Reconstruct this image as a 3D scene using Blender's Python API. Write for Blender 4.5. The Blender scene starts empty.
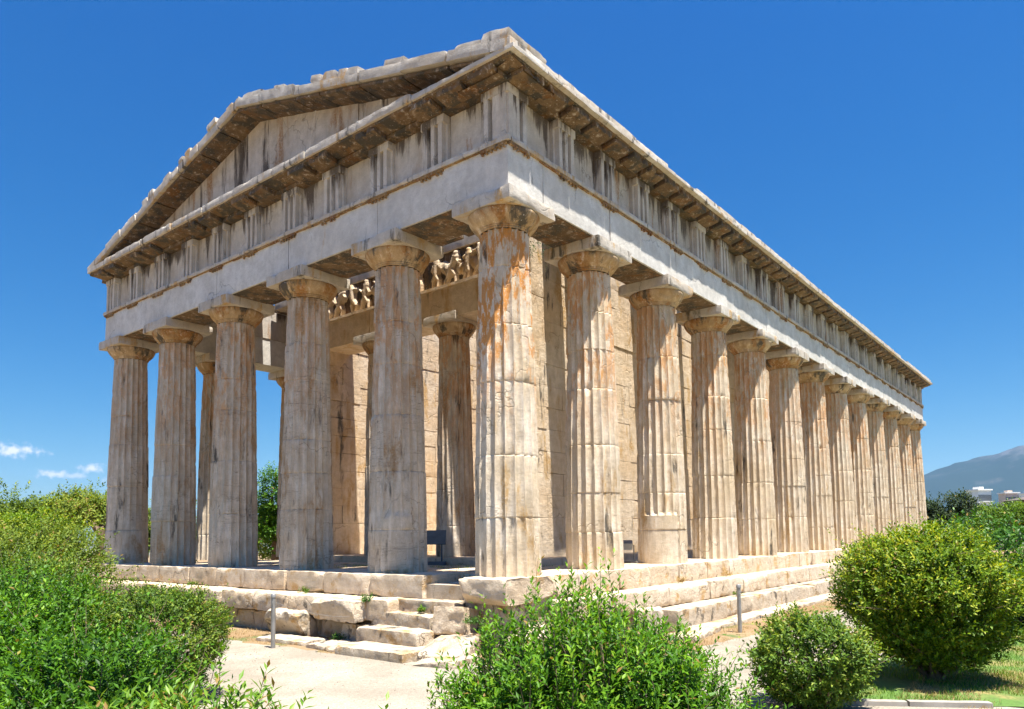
import bpy, math, random
import numpy as np
from mathutils import Vector, Matrix
S = bpy.context.scene
COL = S.collection
rng = np.random.default_rng(7)
random.seed(7)

# ------------------------------------------------------------------ camera
cam_d = bpy.data.cameras.new('camera'); cam = bpy.data.objects.new('camera', cam_d); COL.objects.link(cam)
_f = (0.77960016, 0.62196069, 0.07340637); _r = (0.62431534, -0.7810718, -0.01253825); _u = (-0.04953735, -0.05560354, 0.99722329)
cam.matrix_world = Matrix(((_r[0], _u[0], -_f[0], -8.72707), (_r[1], _u[1], -_f[1], -7.07612), (_r[2], _u[2], -_f[2], 0.635117), (0, 0, 0, 1)))
cam_d.sensor_width = 36; cam_d.lens = 742.137 * 36 / 1024
cam_d.shift_x = -0.9196 / 1024; cam_d.shift_y = 123.902 / 1024
cam_d.clip_start = 0.05; cam_d.clip_end = 40000
S.camera = cam

# ------------------------------------------------------------------ light
SUN_EL, PSI = math.radians(74.6), math.radians(-9.0)
sdir = Vector((math.sin(PSI) * math.cos(SUN_EL), -math.cos(PSI) * math.cos(SUN_EL), math.sin(SUN_EL)))
ld = bpy.data.lights.new('sun', 'SUN'); ld.energy = 4.7; ld.angle = math.radians(0.5); ld.color = (1.0, 0.95, 0.87)
sun = bpy.data.objects.new('sun', ld); COL.objects.link(sun); sun.rotation_euler = sdir.to_track_quat('Z', 'Y').to_euler(); sun.location = (0, -20, 60)
world = bpy.data.worlds.new('World'); S.world = world; world.use_nodes = True
def build_world():
    nt = world.node_tree; nt.nodes.clear(); N = nt.nodes.new; L = nt.links.new
    out = N('ShaderNodeOutputWorld'); bg = N('ShaderNodeBackground'); L(bg.outputs[0], out.inputs[0])
    sky = N('ShaderNodeTexSky'); sky.sky_type = 'NISHITA'; sky.sun_disc = False
    sky.sun_elevation = SUN_EL; sky.sun_rotation = math.pi - PSI
    sky.altitude = 60; sky.air_density = 1.0; sky.dust_density = 0.25; sky.ozone_density = 3.0
    bg.inputs[1].default_value = 0.095
    tc = N('ShaderNodeTexCoord')
    # small fair weather clouds low over the trees
    clouds = None
    for dv, a, b, st in (((0.3005, 0.9486, 0.0997), .026, .0075, 1.0), ((0.3308, 0.9408, 0.0739), .017, .0045, .9), ((0.3714, 0.9249, 0.0815), .017, .005, 1.0), ((0.352,0.932,0.0722),.012,.004,.6), ((0.395,0.915,0.068),.016,.005,.5)):
        d = Vector(dv).normalized(); rt = d.cross(Vector((0, 0, 1))).normalized(); up = rt.cross(d)
        acc = []
        for ax, s in ((rt, a), (up, b)):
            dp = N('ShaderNodeVectorMath'); dp.operation = 'DOT_PRODUCT'; L(tc.outputs['Generated'], dp.inputs[0]); dp.inputs[1].default_value = ax
            off = N('ShaderNodeMath'); off.operation = 'DIVIDE'; L(dp.outputs['Value'], off.inputs[0]); off.inputs[1].default_value = s
            acc.append(off)
        fx = N('ShaderNodeCombineXYZ'); L(acc[0].outputs[0], fx.inputs[0]); L(acc[1].outputs[0], fx.inputs[1])
        ln = N('ShaderNodeVectorMath'); ln.operation = 'LENGTH'; L(fx.outputs[0], ln.inputs[0])
        nz = N('ShaderNodeTexNoise'); nz.inputs['Scale'].default_value = 130; nz.inputs['Detail'].default_value = 6; L(tc.outputs['Generated'], nz.inputs['Vector'])
        ml = N('ShaderNodeMath'); ml.operation = 'MULTIPLY_ADD'; L(nz.outputs[0], ml.inputs[0]); ml.inputs[1].default_value = -3.2; L(ln.outputs['Value'], ml.inputs[2])
        mr = N('ShaderNodeMapRange'); mr.interpolation_type = 'SMOOTHSTEP'; L(ml.outputs[0], mr.inputs[0])
        mr.inputs[1].default_value = -.35; mr.inputs[2].default_value = -1.7; mr.inputs[3].default_value = 0; mr.inputs[4].default_value = st
        fr = N('ShaderNodeVectorMath'); fr.operation = 'DOT_PRODUCT'; L(tc.outputs['Generated'], fr.inputs[0]); fr.inputs[1].default_value = d
        gt = N('ShaderNodeMath'); gt.operation = 'GREATER_THAN'; L(fr.outputs['Value'], gt.inputs[0]); gt.inputs[1].default_value = 0
        mu = N('ShaderNodeMath'); mu.operation = 'MULTIPLY'; L(mr.outputs[0], mu.inputs[0]); L(gt.outputs[0], mu.inputs[1])
        if clouds is None: clouds = mu
        else:
            mx = N('ShaderNodeMath'); mx.operation = 'MAXIMUM'; L(clouds.outputs[0], mx.inputs[0]); L(mu.outputs[0], mx.inputs[1]); clouds = mx
    hs = N('ShaderNodeHueSaturation'); hs.inputs['Saturation'].default_value = 1.45; L(sky.outputs[0], hs.inputs['Color'])
    sp = N('ShaderNodeSeparateXYZ'); L(tc.outputs['Generated'], sp.inputs[0])
    ev = N('ShaderNodeMapRange'); ev.inputs[1].default_value = .05; ev.inputs[2].default_value = .6; L(sp.outputs[2], ev.inputs[0])
    dp_ = N('ShaderNodeMixRGB'); dp_.inputs[1].default_value = (.30, .365, .385, 1); dp_.inputs[2].default_value = (.060, .43, .54, 1); L(ev.outputs[0], dp_.inputs[0])
    e2 = N('ShaderNodeMapRange'); e2.inputs[1].default_value = .60; e2.inputs[2].default_value = .85; L(sp.outputs[2], e2.inputs[0])   # unseen sky overhead kept brighter, added as fill for the shaded stone
    d2_ = N('ShaderNodeMixRGB'); L(e2.outputs[0], d2_.inputs[0]); L(dp_.outputs[0], d2_.inputs[1]); d2_.inputs[2].default_value = (.62, .84, 1.0, 1); dp_ = d2_
    hm = N('ShaderNodeMixRGB'); hm.blend_type = 'MULTIPLY'; hm.inputs[0].default_value = 1; L(hs.outputs[0], hm.inputs[1]); L(dp_.outputs[0], hm.inputs[2])
    mix = N('ShaderNodeMixRGB'); L(clouds.outputs[0], mix.inputs[0]); L(hm.outputs[0], mix.inputs[1]); mix.inputs[2].default_value = (4.0, 4.0, 4.1, 1)
    L(mix.outputs[0], bg.inputs[0])
build_world()
S.view_settings.view_transform = 'Standard'; S.view_settings.look = 'None'; S.view_settings.exposure = 1.62; S.view_settings.gamma = 1
S.view_settings.use_curve_mapping = False
S.cycles.max_bounces = 6; S.cycles.diffuse_bounces = 4; S.cycles.transparent_max_bounces = 6; S.cycles.use_denoising = True

# ------------------------------------------------------------------ numeric noise
def _hash(ix, iy, iz, s):
    n = (ix * 374761393 + iy * 668265263 + iz * 1440662683 + s * 97531) & 0xffffffff
    n = ((n ^ (n >> 13)) * 1274126177) & 0xffffffff
    n = ((n ^ (n >> 15)) * 1103515245) & 0xffffffff
    return ((n >> 7) & 0xffff) / 32767.5 - 1.0
def vn(P, sc=1.0, seed=0):
    P = np.asarray(P, float) * sc
    I = np.floor(P).astype(np.int64); F = P - I; F = F * F * (3 - 2 * F)
    r = 0
    for dx in (0, 1):
        for dy in (0, 1):
            for dz in (0, 1):
                w = (F[..., 0] if dx else 1 - F[..., 0]) * (F[..., 1] if dy else 1 - F[..., 1]) * (F[..., 2] if dz else 1 - F[..., 2])
                r = r + w * _hash(I[..., 0] + dx, I[..., 1] + dy, I[..., 2] + dz, seed)
    return r
def fbm(P, sc=1.0, seed=0, o=3):
    r = 0; a = .55
    for k in range(o): r = r + a * vn(P, sc * 2.03 ** k, seed + 17 * k); a *= .5
    return r

# ------------------------------------------------------------------ mesh helper
class MB:
    def __init__(s): s.V = []; s.F = []; s.n = 0
    def add(s, V, F):
        V = np.asarray(V, float).reshape(-1, 3)
        s.V.append(V); s.F += [tuple(int(i) + s.n for i in f) for f in F]; s.n += len(V); return s
    def box(s, lo, hi):
        x0, y0, z0 = lo; x1, y1, z1 = hi
        return s.add([(x0,y0,z0),(x1,y0,z0),(x1,y1,z0),(x0,y1,z0),(x0,y0,z1),(x1,y0,z1),(x1,y1,z1),(x0,y1,z1)],
                     [(0,3,2,1),(4,5,6,7),(0,1,5,4),(1,2,6,5),(2,3,7,6),(3,0,4,7)])
    def rock(s, lo, hi, step=.08, r=.03, amp=.01, sc=3.0, seed=0, M=None, chip=1.5, cuts=0, cd=(.78, .93)):
        V, F = gbox(lo, hi, step); V = erode(V, lo, hi, r, amp, sc, seed, chip)
        if cuts:
            rc = np.random.default_rng(seed + 991); c = (np.array(lo) + np.array(hi)) / 2; h = (np.array(hi) - np.array(lo)) / 2; m_ = h.min()
            for q in range(cuts):
                n_ = rc.normal(0, 1, 3); n_ /= np.linalg.norm(n_)
                if q % 2: n_[int(np.argmax(h))] *= .15; n_ /= np.linalg.norm(n_)
                sp_ = np.abs(n_) @ h; d = sp_ - m_ * rc.uniform(1 - cd[1], 1 - cd[0]) * 2.2
                o_ = (V - c) @ n_ - d; o_ = o_ + .015 * fbm(V, 7, seed + q) * (o_ > -.02); V = V - np.clip(o_, 0, None)[:, None] * n_
        if M is not None: V = V @ np.array(M.to_3x3()).T + np.array(M.translation)
        return s.add(V, F)
    def tube(s, pts, rads, n=7, cap=True):
        pts = [Vector(p) for p in pts]; V = []; F = []
        for i, p in enumerate(pts):
            t = (pts[min(i+1, len(pts)-1)] - pts[max(i-1, 0)]).normalized()
            a = t.cross(Vector((0, 0, 1)) if abs(t.z) < .9 else Vector((1, 0, 0))).normalized(); b = t.cross(a)
            r = rads[i] if hasattr(rads, '__len__') else rads
            for k in range(n):
                an = 2 * math.pi * k / n; V.append(p + a * (r * math.cos(an)) + b * (r * math.sin(an)))
        for i in range(len(pts) - 1):
            for k in range(n): F.append((i*n+k, i*n+(k+1) % n, (i+1)*n+(k+1) % n, (i+1)*n+k))
        if cap: F.append(tuple(range(n-1, -1, -1))); F.append(tuple((len(pts)-1)*n+k for k in range(n)))
        return s.add([tuple(v) for v in V], F)
    def mesh(s, name, mat, smooth=None):
        me = bpy.data.meshes.new(name); me.from_pydata(np.concatenate(s.V).tolist(), [], s.F)
        me.materials.append(mat); fin(me, smooth); return me
    def build(s, name, mat, parent=None, smooth=None):
        return link(name, s.mesh(name, mat, smooth), parent)
def fin(me, smooth):
    if smooth is not None:
        me.polygons.foreach_set('use_smooth', [True] * len(me.polygons)); me.update()
        if smooth < 180: me.set_sharp_from_angle(angle=math.radians(smooth))
WORLDPOS = {}
def link(name, me, parent=None, at=(0, 0, 0)):
    o = bpy.data.objects.new(name, me); COL.objects.link(o); place(o, parent, at); return o
def place(o, parent, at=(0, 0, 0)):
    w = Vector(at); WORLDPOS[o.name] = w
    if parent is not None:
        o.parent = parent; o.location = w - WORLDPOS[parent.name]
    else: o.location = w
def tag(o, label=None, cat=None, group=None, kind=None):
    if label: o['label'] = label
    if cat: o['category'] = cat
    if group: o['group'] = group
    if kind: o['kind'] = kind
    return o
def empty(name, at, label, cat, group=None):
    o = bpy.data.objects.new(name, None); COL.objects.link(o); place(o, None, at); o.empty_display_size = .2
    return tag(o, label, cat, group)
def gbox(lo, hi, step):
    lo = np.array(lo, float); hi = np.array(hi, float); st = np.broadcast_to(np.array(step, float), 3)
    n = np.maximum(1, np.ceil((hi - lo) / st).astype(int)); Vs = []; Fs = []; c = 0
    for ax in range(3):
        a, b = (ax + 1) % 3, (ax + 2) % 3
        ga = np.linspace(lo[a], hi[a], n[a] + 1); gb = np.linspace(lo[b], hi[b], n[b] + 1)
        A, B = np.meshgrid(ga, gb, indexing='ij')
        for side in (0, 1):
            P = np.zeros(A.shape + (3,)); P[..., a] = A; P[..., b] = B; P[..., ax] = hi[ax] if side else lo[ax]
            Vs.append(P.reshape(-1, 3)); m = n[b] + 1
            for i in range(n[a]):
                for j in range(n[b]):
                    q = (c+i*m+j, c+(i+1)*m+j, c+(i+1)*m+j+1, c+i*m+j+1)
                    Fs.append(q if side else q[::-1])
            c += A.size
    V = np.concatenate(Vs); _, idx, inv = np.unique(np.round(V, 5), axis=0, return_index=True, return_inverse=True); inv = inv.ravel()
    return V[idx], [tuple(inv[list(f)]) for f in Fs]
def erode(V, lo, hi, r, amp, sc, seed, chip):
    lo = np.array(lo, float); hi = np.array(hi, float); half = (hi - lo) / 2
    rr = r * (.35 + chip * np.clip(fbm(V, sc, seed) * 1.6 + .15, 0, 2)); rr = np.minimum(rr, half.min() * .95)[:, None]
    q = np.clip(V, lo + rr, hi - rr); d = V - q; Ln = np.linalg.norm(d, axis=1, keepdims=True) + 1e-9
    W = q + d / Ln * np.minimum(Ln, rr)
    if amp: W = W + amp * np.stack([fbm(V, sc * 1.7, seed + 101 * k + 5) for k in range(3)], 1)
    return W
def rotz(a): return Matrix.Rotation(a, 4, 'Z')

# ------------------------------------------------------------------ materials
def newmat(name):
    m = bpy.data.materials.new(name); m.use_nodes = True; nt = m.node_tree; nt.nodes.clear()
    return m, nt, nt.nodes.new, nt.links.new
def ramp(N, L, src, p0, p1, v0=0., v1=1.):
    mr = N('ShaderNodeMapRange'); mr.interpolation_type = 'SMOOTHSTEP'; L(src, mr.inputs[0])
    mr.inputs[1].default_value = p0; mr.inputs[2].default_value = p1; mr.inputs[3].default_value = v0; mr.inputs[4].default_value = v1; return mr.outputs[0]
def mth(N, L, op, a, b):
    m = N('ShaderNodeMath'); m.operation = op
    for i, x in enumerate((a, b)):
        if isinstance(x, (int, float)): m.inputs[i].default_value = x
        else: L(x, m.inputs[i])
    return m.outputs[0]
def mixc(N, L, f, a, b, mode='MIX'):
    m = N('ShaderNodeMixRGB'); m.blend_type = mode
    for i, x in enumerate((f, a, b)):
        if isinstance(x, (int, float)): m.inputs[i].default_value = x
        elif isinstance(x, tuple): m.inputs[i].default_value = x + (1,)
        else: L(x, m.inputs[i])
    return m.outputs[0]
def noise(N, L, vec, sc, det=5, rough=.55, dist=0.):
    n = N('ShaderNodeTexNoise'); n.inputs['Scale'].default_value = sc; n.inputs['Detail'].default_value = det
    n.inputs['Roughness'].default_value = rough; n.inputs['Distortion'].default_value = dist; L(vec, n.inputs['Vector']); return n.outputs[0]
CREAM, PALE, OCHRE, RUST, SOOT = (.62, .49, .33), (.70, .62, .50), (.47, .29, .11), (.58, .235, .035), (.06, .055, .045)
def marble(name, a=CREAM, b=PALE, pat=OCHRE, pat_th=.58, dark_th=.62, rust=0., fleck=.5, bump=.35, vscale=.3, pits=.5, dark=SOOT, beds=0., soft=1., fine=1., zrun=None):
    m, nt, N, L = newmat(name)
    out = N('ShaderNodeOutputMaterial'); bs = N('ShaderNodeBsdfPrincipled'); L(bs.outputs[0], out.inputs[0])
    tc = N('ShaderNodeTexCoord'); oi = N('ShaderNodeObjectInfo')
    sh = N('ShaderNodeVectorMath'); sh.operation = 'MULTIPLY_ADD'; L(oi.outputs['Random'], sh.inputs[0]); sh.inputs[1].default_value = (37, 53, 71); L(tc.outputs['Object'], sh.inputs[2])
    v = sh.outputs[0]
    mp = N('ShaderNodeMapping'); mp.inputs['Scale'].default_value = (1, 1, vscale); L(v, mp.inputs['Vector']); sv = mp.outputs[0]
    big = noise(N, L, v, .9, 6, .6)
    c = mixc(N, L, ramp(N, L, big, .35, .65), a, b)
    mid = noise(N, L, v, 5.5, 6, .65)
    c = mixc(N, L, ramp(N, L, mid, .3, .75, 0, .55), c, tuple(x * .62 for x in a))
    # ochre iron patina in flaking streaks
    s1 = noise(N, L, sv, 2.6 * soft, 7, .62, .3)
    pf = ramp(N, L, s1, pat_th, pat_th + .12)
    fl = noise(N, L, v, 22, 4, .6)
    pf = mth(N, L, 'MULTIPLY', pf, ramp(N, L, fl, .38 + .1 * fleck, .30 + .1 * fleck + .28, 1 - fleck * .0, 1 - fleck))
    c = mixc(N, L, pf, c, pat)
    if rust:
        s3 = noise(N, L, sv, 3.4, 6, .6, .5)
        rf = ramp(N, L, s3, .44, .51)
        sp = N('ShaderNodeSeparateXYZ'); L(tc.outputs['Object'], sp.inputs[0])
        zf = ramp(N, L, sp.outputs[2], 1.6, 4.3, 0, rust); rf = mth(N, L, 'MULTIPLY', rf, zf); rf = mth(N, L, 'MULTIPLY', rf, ramp(N, L, oi.outputs['Random'], .1, .9, .65, 1.15))
        rf = mth(N, L, 'MULTIPLY', rf, ramp(N, L, noise(N, L, sv, 11, 5, .7), .42, .5, 0, 1))
        c = mixc(N, L, rf, c, RUST)
    mp4 = N('ShaderNodeMapping'); mp4.inputs['Scale'].default_value = (1, 1, vscale * .45); L(v, mp4.inputs['Vector'])
    fs = noise(N, L, mp4.outputs[0], 9 if fine > .5 else 3.5, 6, .7)
    c = mixc(N, L, ramp(N, L, fs, .36, .62, .42 * fine, 0), c, tuple(x * .45 for x in a))
    c = mixc(N, L, ramp(N, L, fs, .55, .68, 0, .4 * fine), c, (.76, .71, .64))
    gr = noise(N, L, v, 70, 3, .7); c = mixc(N, L, ramp(N, L, gr, .35, .5, .28, 0), c, tuple(x * .5 for x in a))
    # grey black crust in runs
    mp2 = N('ShaderNodeMapping'); mp2.inputs['Scale'].default_value = (1, 1, vscale * .7); mp2.inputs['Location'].default_value = (9, 4, 2); L(v, mp2.inputs['Vector'])
    s2 = noise(N, L, mp2.outputs[0], 3.2 * soft, 8, .66, .2)
    if zrun:                                             # black runs that drip from the cornice, ragged at their lower ends
        sz = N('ShaderNodeSeparateXYZ'); L(tc.outputs['Object'], sz.inputs[0])
        s2 = mth(N, L, 'ADD', s2, ramp(N, L, sz.outputs[2], zrun[0], zrun[1], 0, zrun[2]))
    c = mixc(N, L, ramp(N, L, s2, dark_th, dark_th + .10, 0, .9), c, dark)
    # white worn flecks, small pits
    wf = noise(N, L, v, 34, 3, .6)
    c = mixc(N, L, ramp(N, L, wf, .64, .72, 0, .55), c, (.74, .69, .62))
    pt = noise(N, L, v, 48, 2, .5)
    c = mixc(N, L, ramp(N, L, pt, .70, .76, 0, pits), c, tuple(x * .3 for x in a))
    cr = N('ShaderNodeTexVoronoi'); cr.feature = 'DISTANCE_TO_EDGE'; cr.inputs['Scale'].default_value = .8
    dv = N('ShaderNodeVectorMath'); dv.operation = 'MULTIPLY_ADD'; nn = N('ShaderNodeTexNoise'); nn.inputs['Scale'].default_value = 2.2; nn.inputs['Detail'].default_value = 5
    L(v, nn.inputs['Vector']); L(nn.outputs['Color'], dv.inputs[0]); dv.inputs[1].default_value = (.7, .7, .7); L(v, dv.inputs[2]); L(dv.outputs[0], cr.inputs['Vector'])
    crk = ramp(N, L, cr.outputs['Distance'], .0, .012, 1, 0)
    crk = mth(N, L, 'MULTIPLY', crk, ramp(N, L, noise(N, L, v, .7, 2), .5, .6))
    c = mixc(N, L, mth(N, L, 'MULTIPLY', crk, .6), c, tuple(x * .35 for x in a))
    h = mth(N, L, 'ADD', mth(N, L, 'MULTIPLY', noise(N, L, v, 9, 8, .7), .9), mth(N, L, 'MULTIPLY', noise(N, L, v, 45, 4, .6), .25))
    h = mth(N, L, 'SUBTRACT', h, mth(N, L, 'MULTIPLY', crk, .5))
    if beds:
        mp3 = N('ShaderNodeMapping'); mp3.inputs['Scale'].default_value = (.25, .25, 2.2); L(v, mp3.inputs['Vector'])
        bl = noise(N, L, mp3.outputs[0], 4.2, 4, .6, .8)
        ba = N('ShaderNodeMath'); ba.operation = 'ABSOLUTE'; L(mth(N, L, 'SUBTRACT', bl, .5), ba.inputs[0])
        bf = mth(N, L, 'MULTIPLY', ramp(N, L, ba.outputs[0], 0, .012, 1, 0), ramp(N, L, noise(N, L, v, 1.3, 2), .5, .6, 0, beds))
        c = mixc(N, L, bf, c, tuple(x * .3 for x in a)); h = mth(N, L, 'SUBTRACT', h, mth(N, L, 'MULTIPLY', bf, .4))
    bp = N('ShaderNodeBump'); bp.inputs['Strength'].default_value = bump; bp.inputs['Distance'].default_value = .05; L(h, bp.inputs['Height'])
    L(bp.outputs[0], bs.inputs['Normal']); L(c, bs.inputs['Base Color']); bs.inputs['Roughness'].default_value = .82; bs.inputs['Specular IOR Level'].default_value = .25
    return m
M_COL_F = marble('weathered grey marble', (.62, .49, .35), (.70, .61, .49), (.38, .22, .09), .54, .575, beds=.8, rust=.5, fine=.9)
M_COL_S = marble('warm marble', (.70, .55, .36), (.78, .67, .52), OCHRE, .55, .585, rust=1.0)
M_COL_B = marble('clean warm marble', (.68, .54, .37), (.76, .66, .52), OCHRE, .57, .585, rust=.55)
M_COL_C = marble('warm marble rusty at the top', (.70, .56, .38), (.78, .69, .56), OCHRE, .56, .61, rust=1.0)
M_CAP = marble('ochre stained marble', (.46, .30, .14), (.56, .43, .28), (.32, .14, .035), .48, .53)
M_ARCH = marble('pale marble with dark runs', (.62, .585, .52), (.70, .68, .63), OCHRE, .66, .64, bump=.3, fine=.3)
M_FRIEZE = marble('streaked frieze marble', (.56, .49, .40), (.65, .60, .53), (.34, .19, .09), .57, .57, vscale=.16, dark=(.075, .055, .04), bump=.25, soft=.9, fine=.45, zrun=(6.7, 7.5, .15))
M_TYMP = marble('stained tympanum marble', (.50, .43, .35), (.60, .54, .47), (.30, .17, .08), .53, .525, vscale=.2, dark=(.05, .036, .026), soft=.6, fine=.4)
M_CORN = marble('weathered cornice marble', (.53, .46, .37), (.60, .56, .49), OCHRE, .53, .56, fine=.3)
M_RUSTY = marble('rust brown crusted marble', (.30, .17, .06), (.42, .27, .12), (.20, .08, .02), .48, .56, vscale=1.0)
M_SOFF_SHADE = marble('ochre soffit marble darkened for shade', (.155, .10, .055), (.25, .17, .095), (.20, .09, .025), .53, .48, vscale=1.0)  # ochre patina, darkened further to paint in shade under eaves and beams
M_STEP = marble('pale step marble', (.63, .49, .33), (.70, .59, .45), OCHRE, .54, .62, vscale=1.0, bump=.9, fine=0)
M_ROUGH = marble('rough limestone', (.50, .40, .28), (.60, .51, .39), (.38, .24, .10), .52, .56, vscale=1.0, bump=1.0, fine=0)
M_WALL = marble('cella wall marble', (.62, .46, .29), (.70, .58, .43), OCHRE, .53, .60, bump=.6, fine=.45)

def simple(name, col, rough=.6, metal=0., var=.15, sc=6.):
    m, nt, N, L = newmat(name); out = N('ShaderNodeOutputMaterial'); bs = N('ShaderNodeBsdfPrincipled'); L(bs.outputs[0], out.inputs[0])
    tc = N('ShaderNodeTexCoord'); n = noise(N, L, tc.outputs['Object'], sc, 5, .6)
    L(mixc(N, L, ramp(N, L, n, .3, .7), tuple(x * (1 - var) for x in col), tuple(min(1, x * (1 + var)) for x in col)), bs.inputs['Base Color'])
    bs.inputs['Roughness'].default_value = rough; bs.inputs['Metallic'].default_value = metal; return m
def leafmat(name, c0, c1, c2, trans=.3, rough=.45):
    m, nt, N, L = newmat(name); out = N('ShaderNodeOutputMaterial'); bs = N('ShaderNodeBsdfPrincipled'); tr = N('ShaderNodeBsdfTranslucent'); mx = N('ShaderNodeMixShader')
    at = N('ShaderNodeAttribute'); at.attribute_name = 'tint'
    cr = N('ShaderNodeValToRGB'); L(at.outputs['Fac'], cr.inputs[0])
    e = cr.color_ramp.elements; e[0].color = c0 + (1,); e[1].color = c2 + (1,); k = e.new(.55); k.color = c1 + (1,); k = e.new(.95); k.color = c2 + (1,); e[len(e) - 1].color = (.26, .17, .05, 1)
    L(cr.outputs[0], bs.inputs['Base Color']); bs.inputs['Roughness'].default_value = rough; bs.inputs['Specular IOR Level'].default_value = .22
    L(mixc(N, L, 1., cr.outputs[0], (1.3, 1.25, .4), 'MULTIPLY'), tr.inputs[0])
    mx.inputs[0].default_value = trans; L(bs.outputs[0], mx.inputs[1]); L(tr.outputs[0], mx.inputs[2]); L(mx.outputs[0], out.inputs[0]); return m

# ------------------------------------------------------------------ ground, path, far land
GZ = -1.05
def ground_z(x, y):
    d = np.hypot(x - 5, y - 3); s = np.clip((d - 55) / 500, 0, 1); s = s * s * (3 - 2 * s)
    nz = fbm(np.stack([x, y, 0 * x], -1), .8, 3) * .012 - .012
    return GZ + np.where(d < 60, np.minimum(nz, -.003), -.03) - 38 * s
def make_ground():
    a = np.concatenate([-np.geomspace(9000, 31, 34), np.arange(-30, 46, .4), np.geomspace(47, 9500, 34)])
    b = np.concatenate([-np.geomspace(9000, 21, 34), np.arange(-20, 36, .4), np.geomspace(37, 9000, 34)])
    X, Y = np.meshgrid(a, b, indexing='ij'); Zv = ground_z(X, Y); n = len(b)
    F = [(i*n+j, (i+1)*n+j, (i+1)*n+j+1, i*n+j+1) for i in range(len(a)-1) for j in range(n-1)]
    m, nt, N, L = newmat('dry earth and grass'); out = N('ShaderNodeOutputMaterial'); bs = N('ShaderNodeBsdfPrincipled'); L(bs.outputs[0], out.inputs[0])
    v = N('ShaderNodeTexCoord').outputs['Object']
    c = mixc(N, L, ramp(N, L, noise(N, L, v, .7, 6), .35, .65), (.23, .145, .065), (.29, .205, .11))
    c = mixc(N, L, ramp(N, L, noise(N, L, v, 14, 6, .7), .35, .7, 0, .8), c, (.24, .15, .07))
    c = mixc(N, L, ramp(N, L, noise(N, L, v, 1.1, 5, .6), .56, .66), c, (.10, .13, .035))
    geo = N('ShaderNodeNewGeometry'); ln = N('ShaderNodeVectorMath'); ln.operation = 'LENGTH'; L(geo.outputs['Position'], ln.inputs[0])
    c = mixc(N, L, ramp(N, L, ln.outputs['Value'], 45, 90), c, mixc(N, L, ramp(N, L, noise(N, L, v, .02, 6, .7), .4, .6), (.05, .075, .03), (.22, .18, .12)))
    L(c, bs.inputs['Base Color']); bs.inputs['Roughness'].default_value = .95
    bp = N('ShaderNodeBump'); bp.inputs['Strength'].default_value = .8; bp.inputs['Distance'].default_value = .04; L(noise(N, L, v, 22, 8, .7), bp.inputs['Height']); L(bp.outputs[0], bs.inputs['Normal'])
    o = MB().add(np.stack([X, Y, Zv], -1), F).build('ground', m, None, 180); tag(o, kind='structure')
make_ground()
def outline(pts, step, amp, seed):
    out = []
    for (p, q) in zip(pts, pts[1:] + pts[:1]):
        p, q = np.array(p, float), np.array(q, float); n = max(1, int(np.linalg.norm(q - p) / step))
        for k in range(n): out.append(p + (q - p) * k / n)
    out = np.array(out); P3 = np.concatenate([out, np.zeros((len(out), 1))], 1)
    out = out + amp * np.stack([fbm(P3, 1.1, seed), fbm(P3, 1.1, seed + 9)], 1) + amp * .35 * np.stack([vn(P3, 7, seed + 2), vn(P3, 7, seed + 3)], 1)
    return out
def sheet(name, pts, z, mat, step=.12, amp=.25, seed=1):
    o2 = outline(pts, step, amp, seed)
    V = np.concatenate([o2, np.full((len(o2), 1), z)], 1)
    o = MB().add(V, [tuple(range(len(V)))]).build(name, mat); return tag(o, kind='structure')
def gravel_mat():
    m, nt, N, L = newmat('pale packed gravel'); out = N('ShaderNodeOutputMaterial'); bs = N('ShaderNodeBsdfPrincipled'); L(bs.outputs[0], out.inputs[0])
    v = N('ShaderNodeTexCoord').outputs['Object']
    c = mixc(N, L, ramp(N, L, noise(N, L, v, .9, 6), .35, .7), (.25, .218, .165), (.37, .33, .26))
    vo = N('ShaderNodeTexVoronoi'); vo.inputs['Scale'].default_value = 55; L(v, vo.inputs['Vector'])
    sp = N('ShaderNodeSeparateXYZ'); L(vo.outputs['Color'], sp.inputs[0])
    c = mixc(N, L, ramp(N, L, sp.outputs[0], .0, 1, 0, .5), c, (.17, .135, .095))
    c = mixc(N, L, ramp(N, L, noise(N, L, v, 90, 3), .62, .7, 0, .5), c, (.11, .08, .055))
    L(c, bs.inputs['Base Color']); bs.inputs['Roughness'].default_value = .95
    bp = N('ShaderNodeBump'); bp.inputs['Strength'].default_value = .6; bp.inputs['Distance'].default_value = .015
    L(mth(N, L, 'ADD', vo.outputs['Distance'], noise(N, L, v, 12, 6)), bp.inputs['Height']); L(bp.outputs[0], bs.inputs['Normal']); return m
sheet('path', [(-1.95, 15), (-2.0, 2.4), (-1.75, .3), (-1.1, -1.5), (1.2, -2.5), (32, -2.55), (32, -4.6), (2, -4.75), (-1.15, -4.9), (.3, -7.4), (-5.5, -8.5), (-6.4, -2), (-5.2, 3), (-5.0, 15)], GZ + .001, gravel_mat())
def lawn_mat():
    m, nt, N, L = newmat('lawn turf'); out = N('ShaderNodeOutputMaterial'); bs = N('ShaderNodeBsdfPrincipled'); L(bs.outputs[0], out.inputs[0])
    v = N('ShaderNodeTexCoord').outputs['Object']
    c = mixc(N, L, ramp(N, L, noise(N, L, v, 1.2, 6), .36, .52), (.24, .19, .065), (.08, .16, .022))
    c = mixc(N, L, ramp(N, L, noise(N, L, v, 30, 4), .4, .7, 0, .6), c, (.05, .08, .015))
    L(c, bs.inputs['Base Color']); bs.inputs['Roughness'].default_value = .95; return m
sheet('lawn', [(-1.12, -4.88), (2, -4.72), (30, -4.6), (30, -14), (3, -12), (.33, -7.4)], GZ + .006, lawn_mat(), amp=.1, seed=5)
kb = MB(); ka = math.atan2(-2.5, 1.45)
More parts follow.
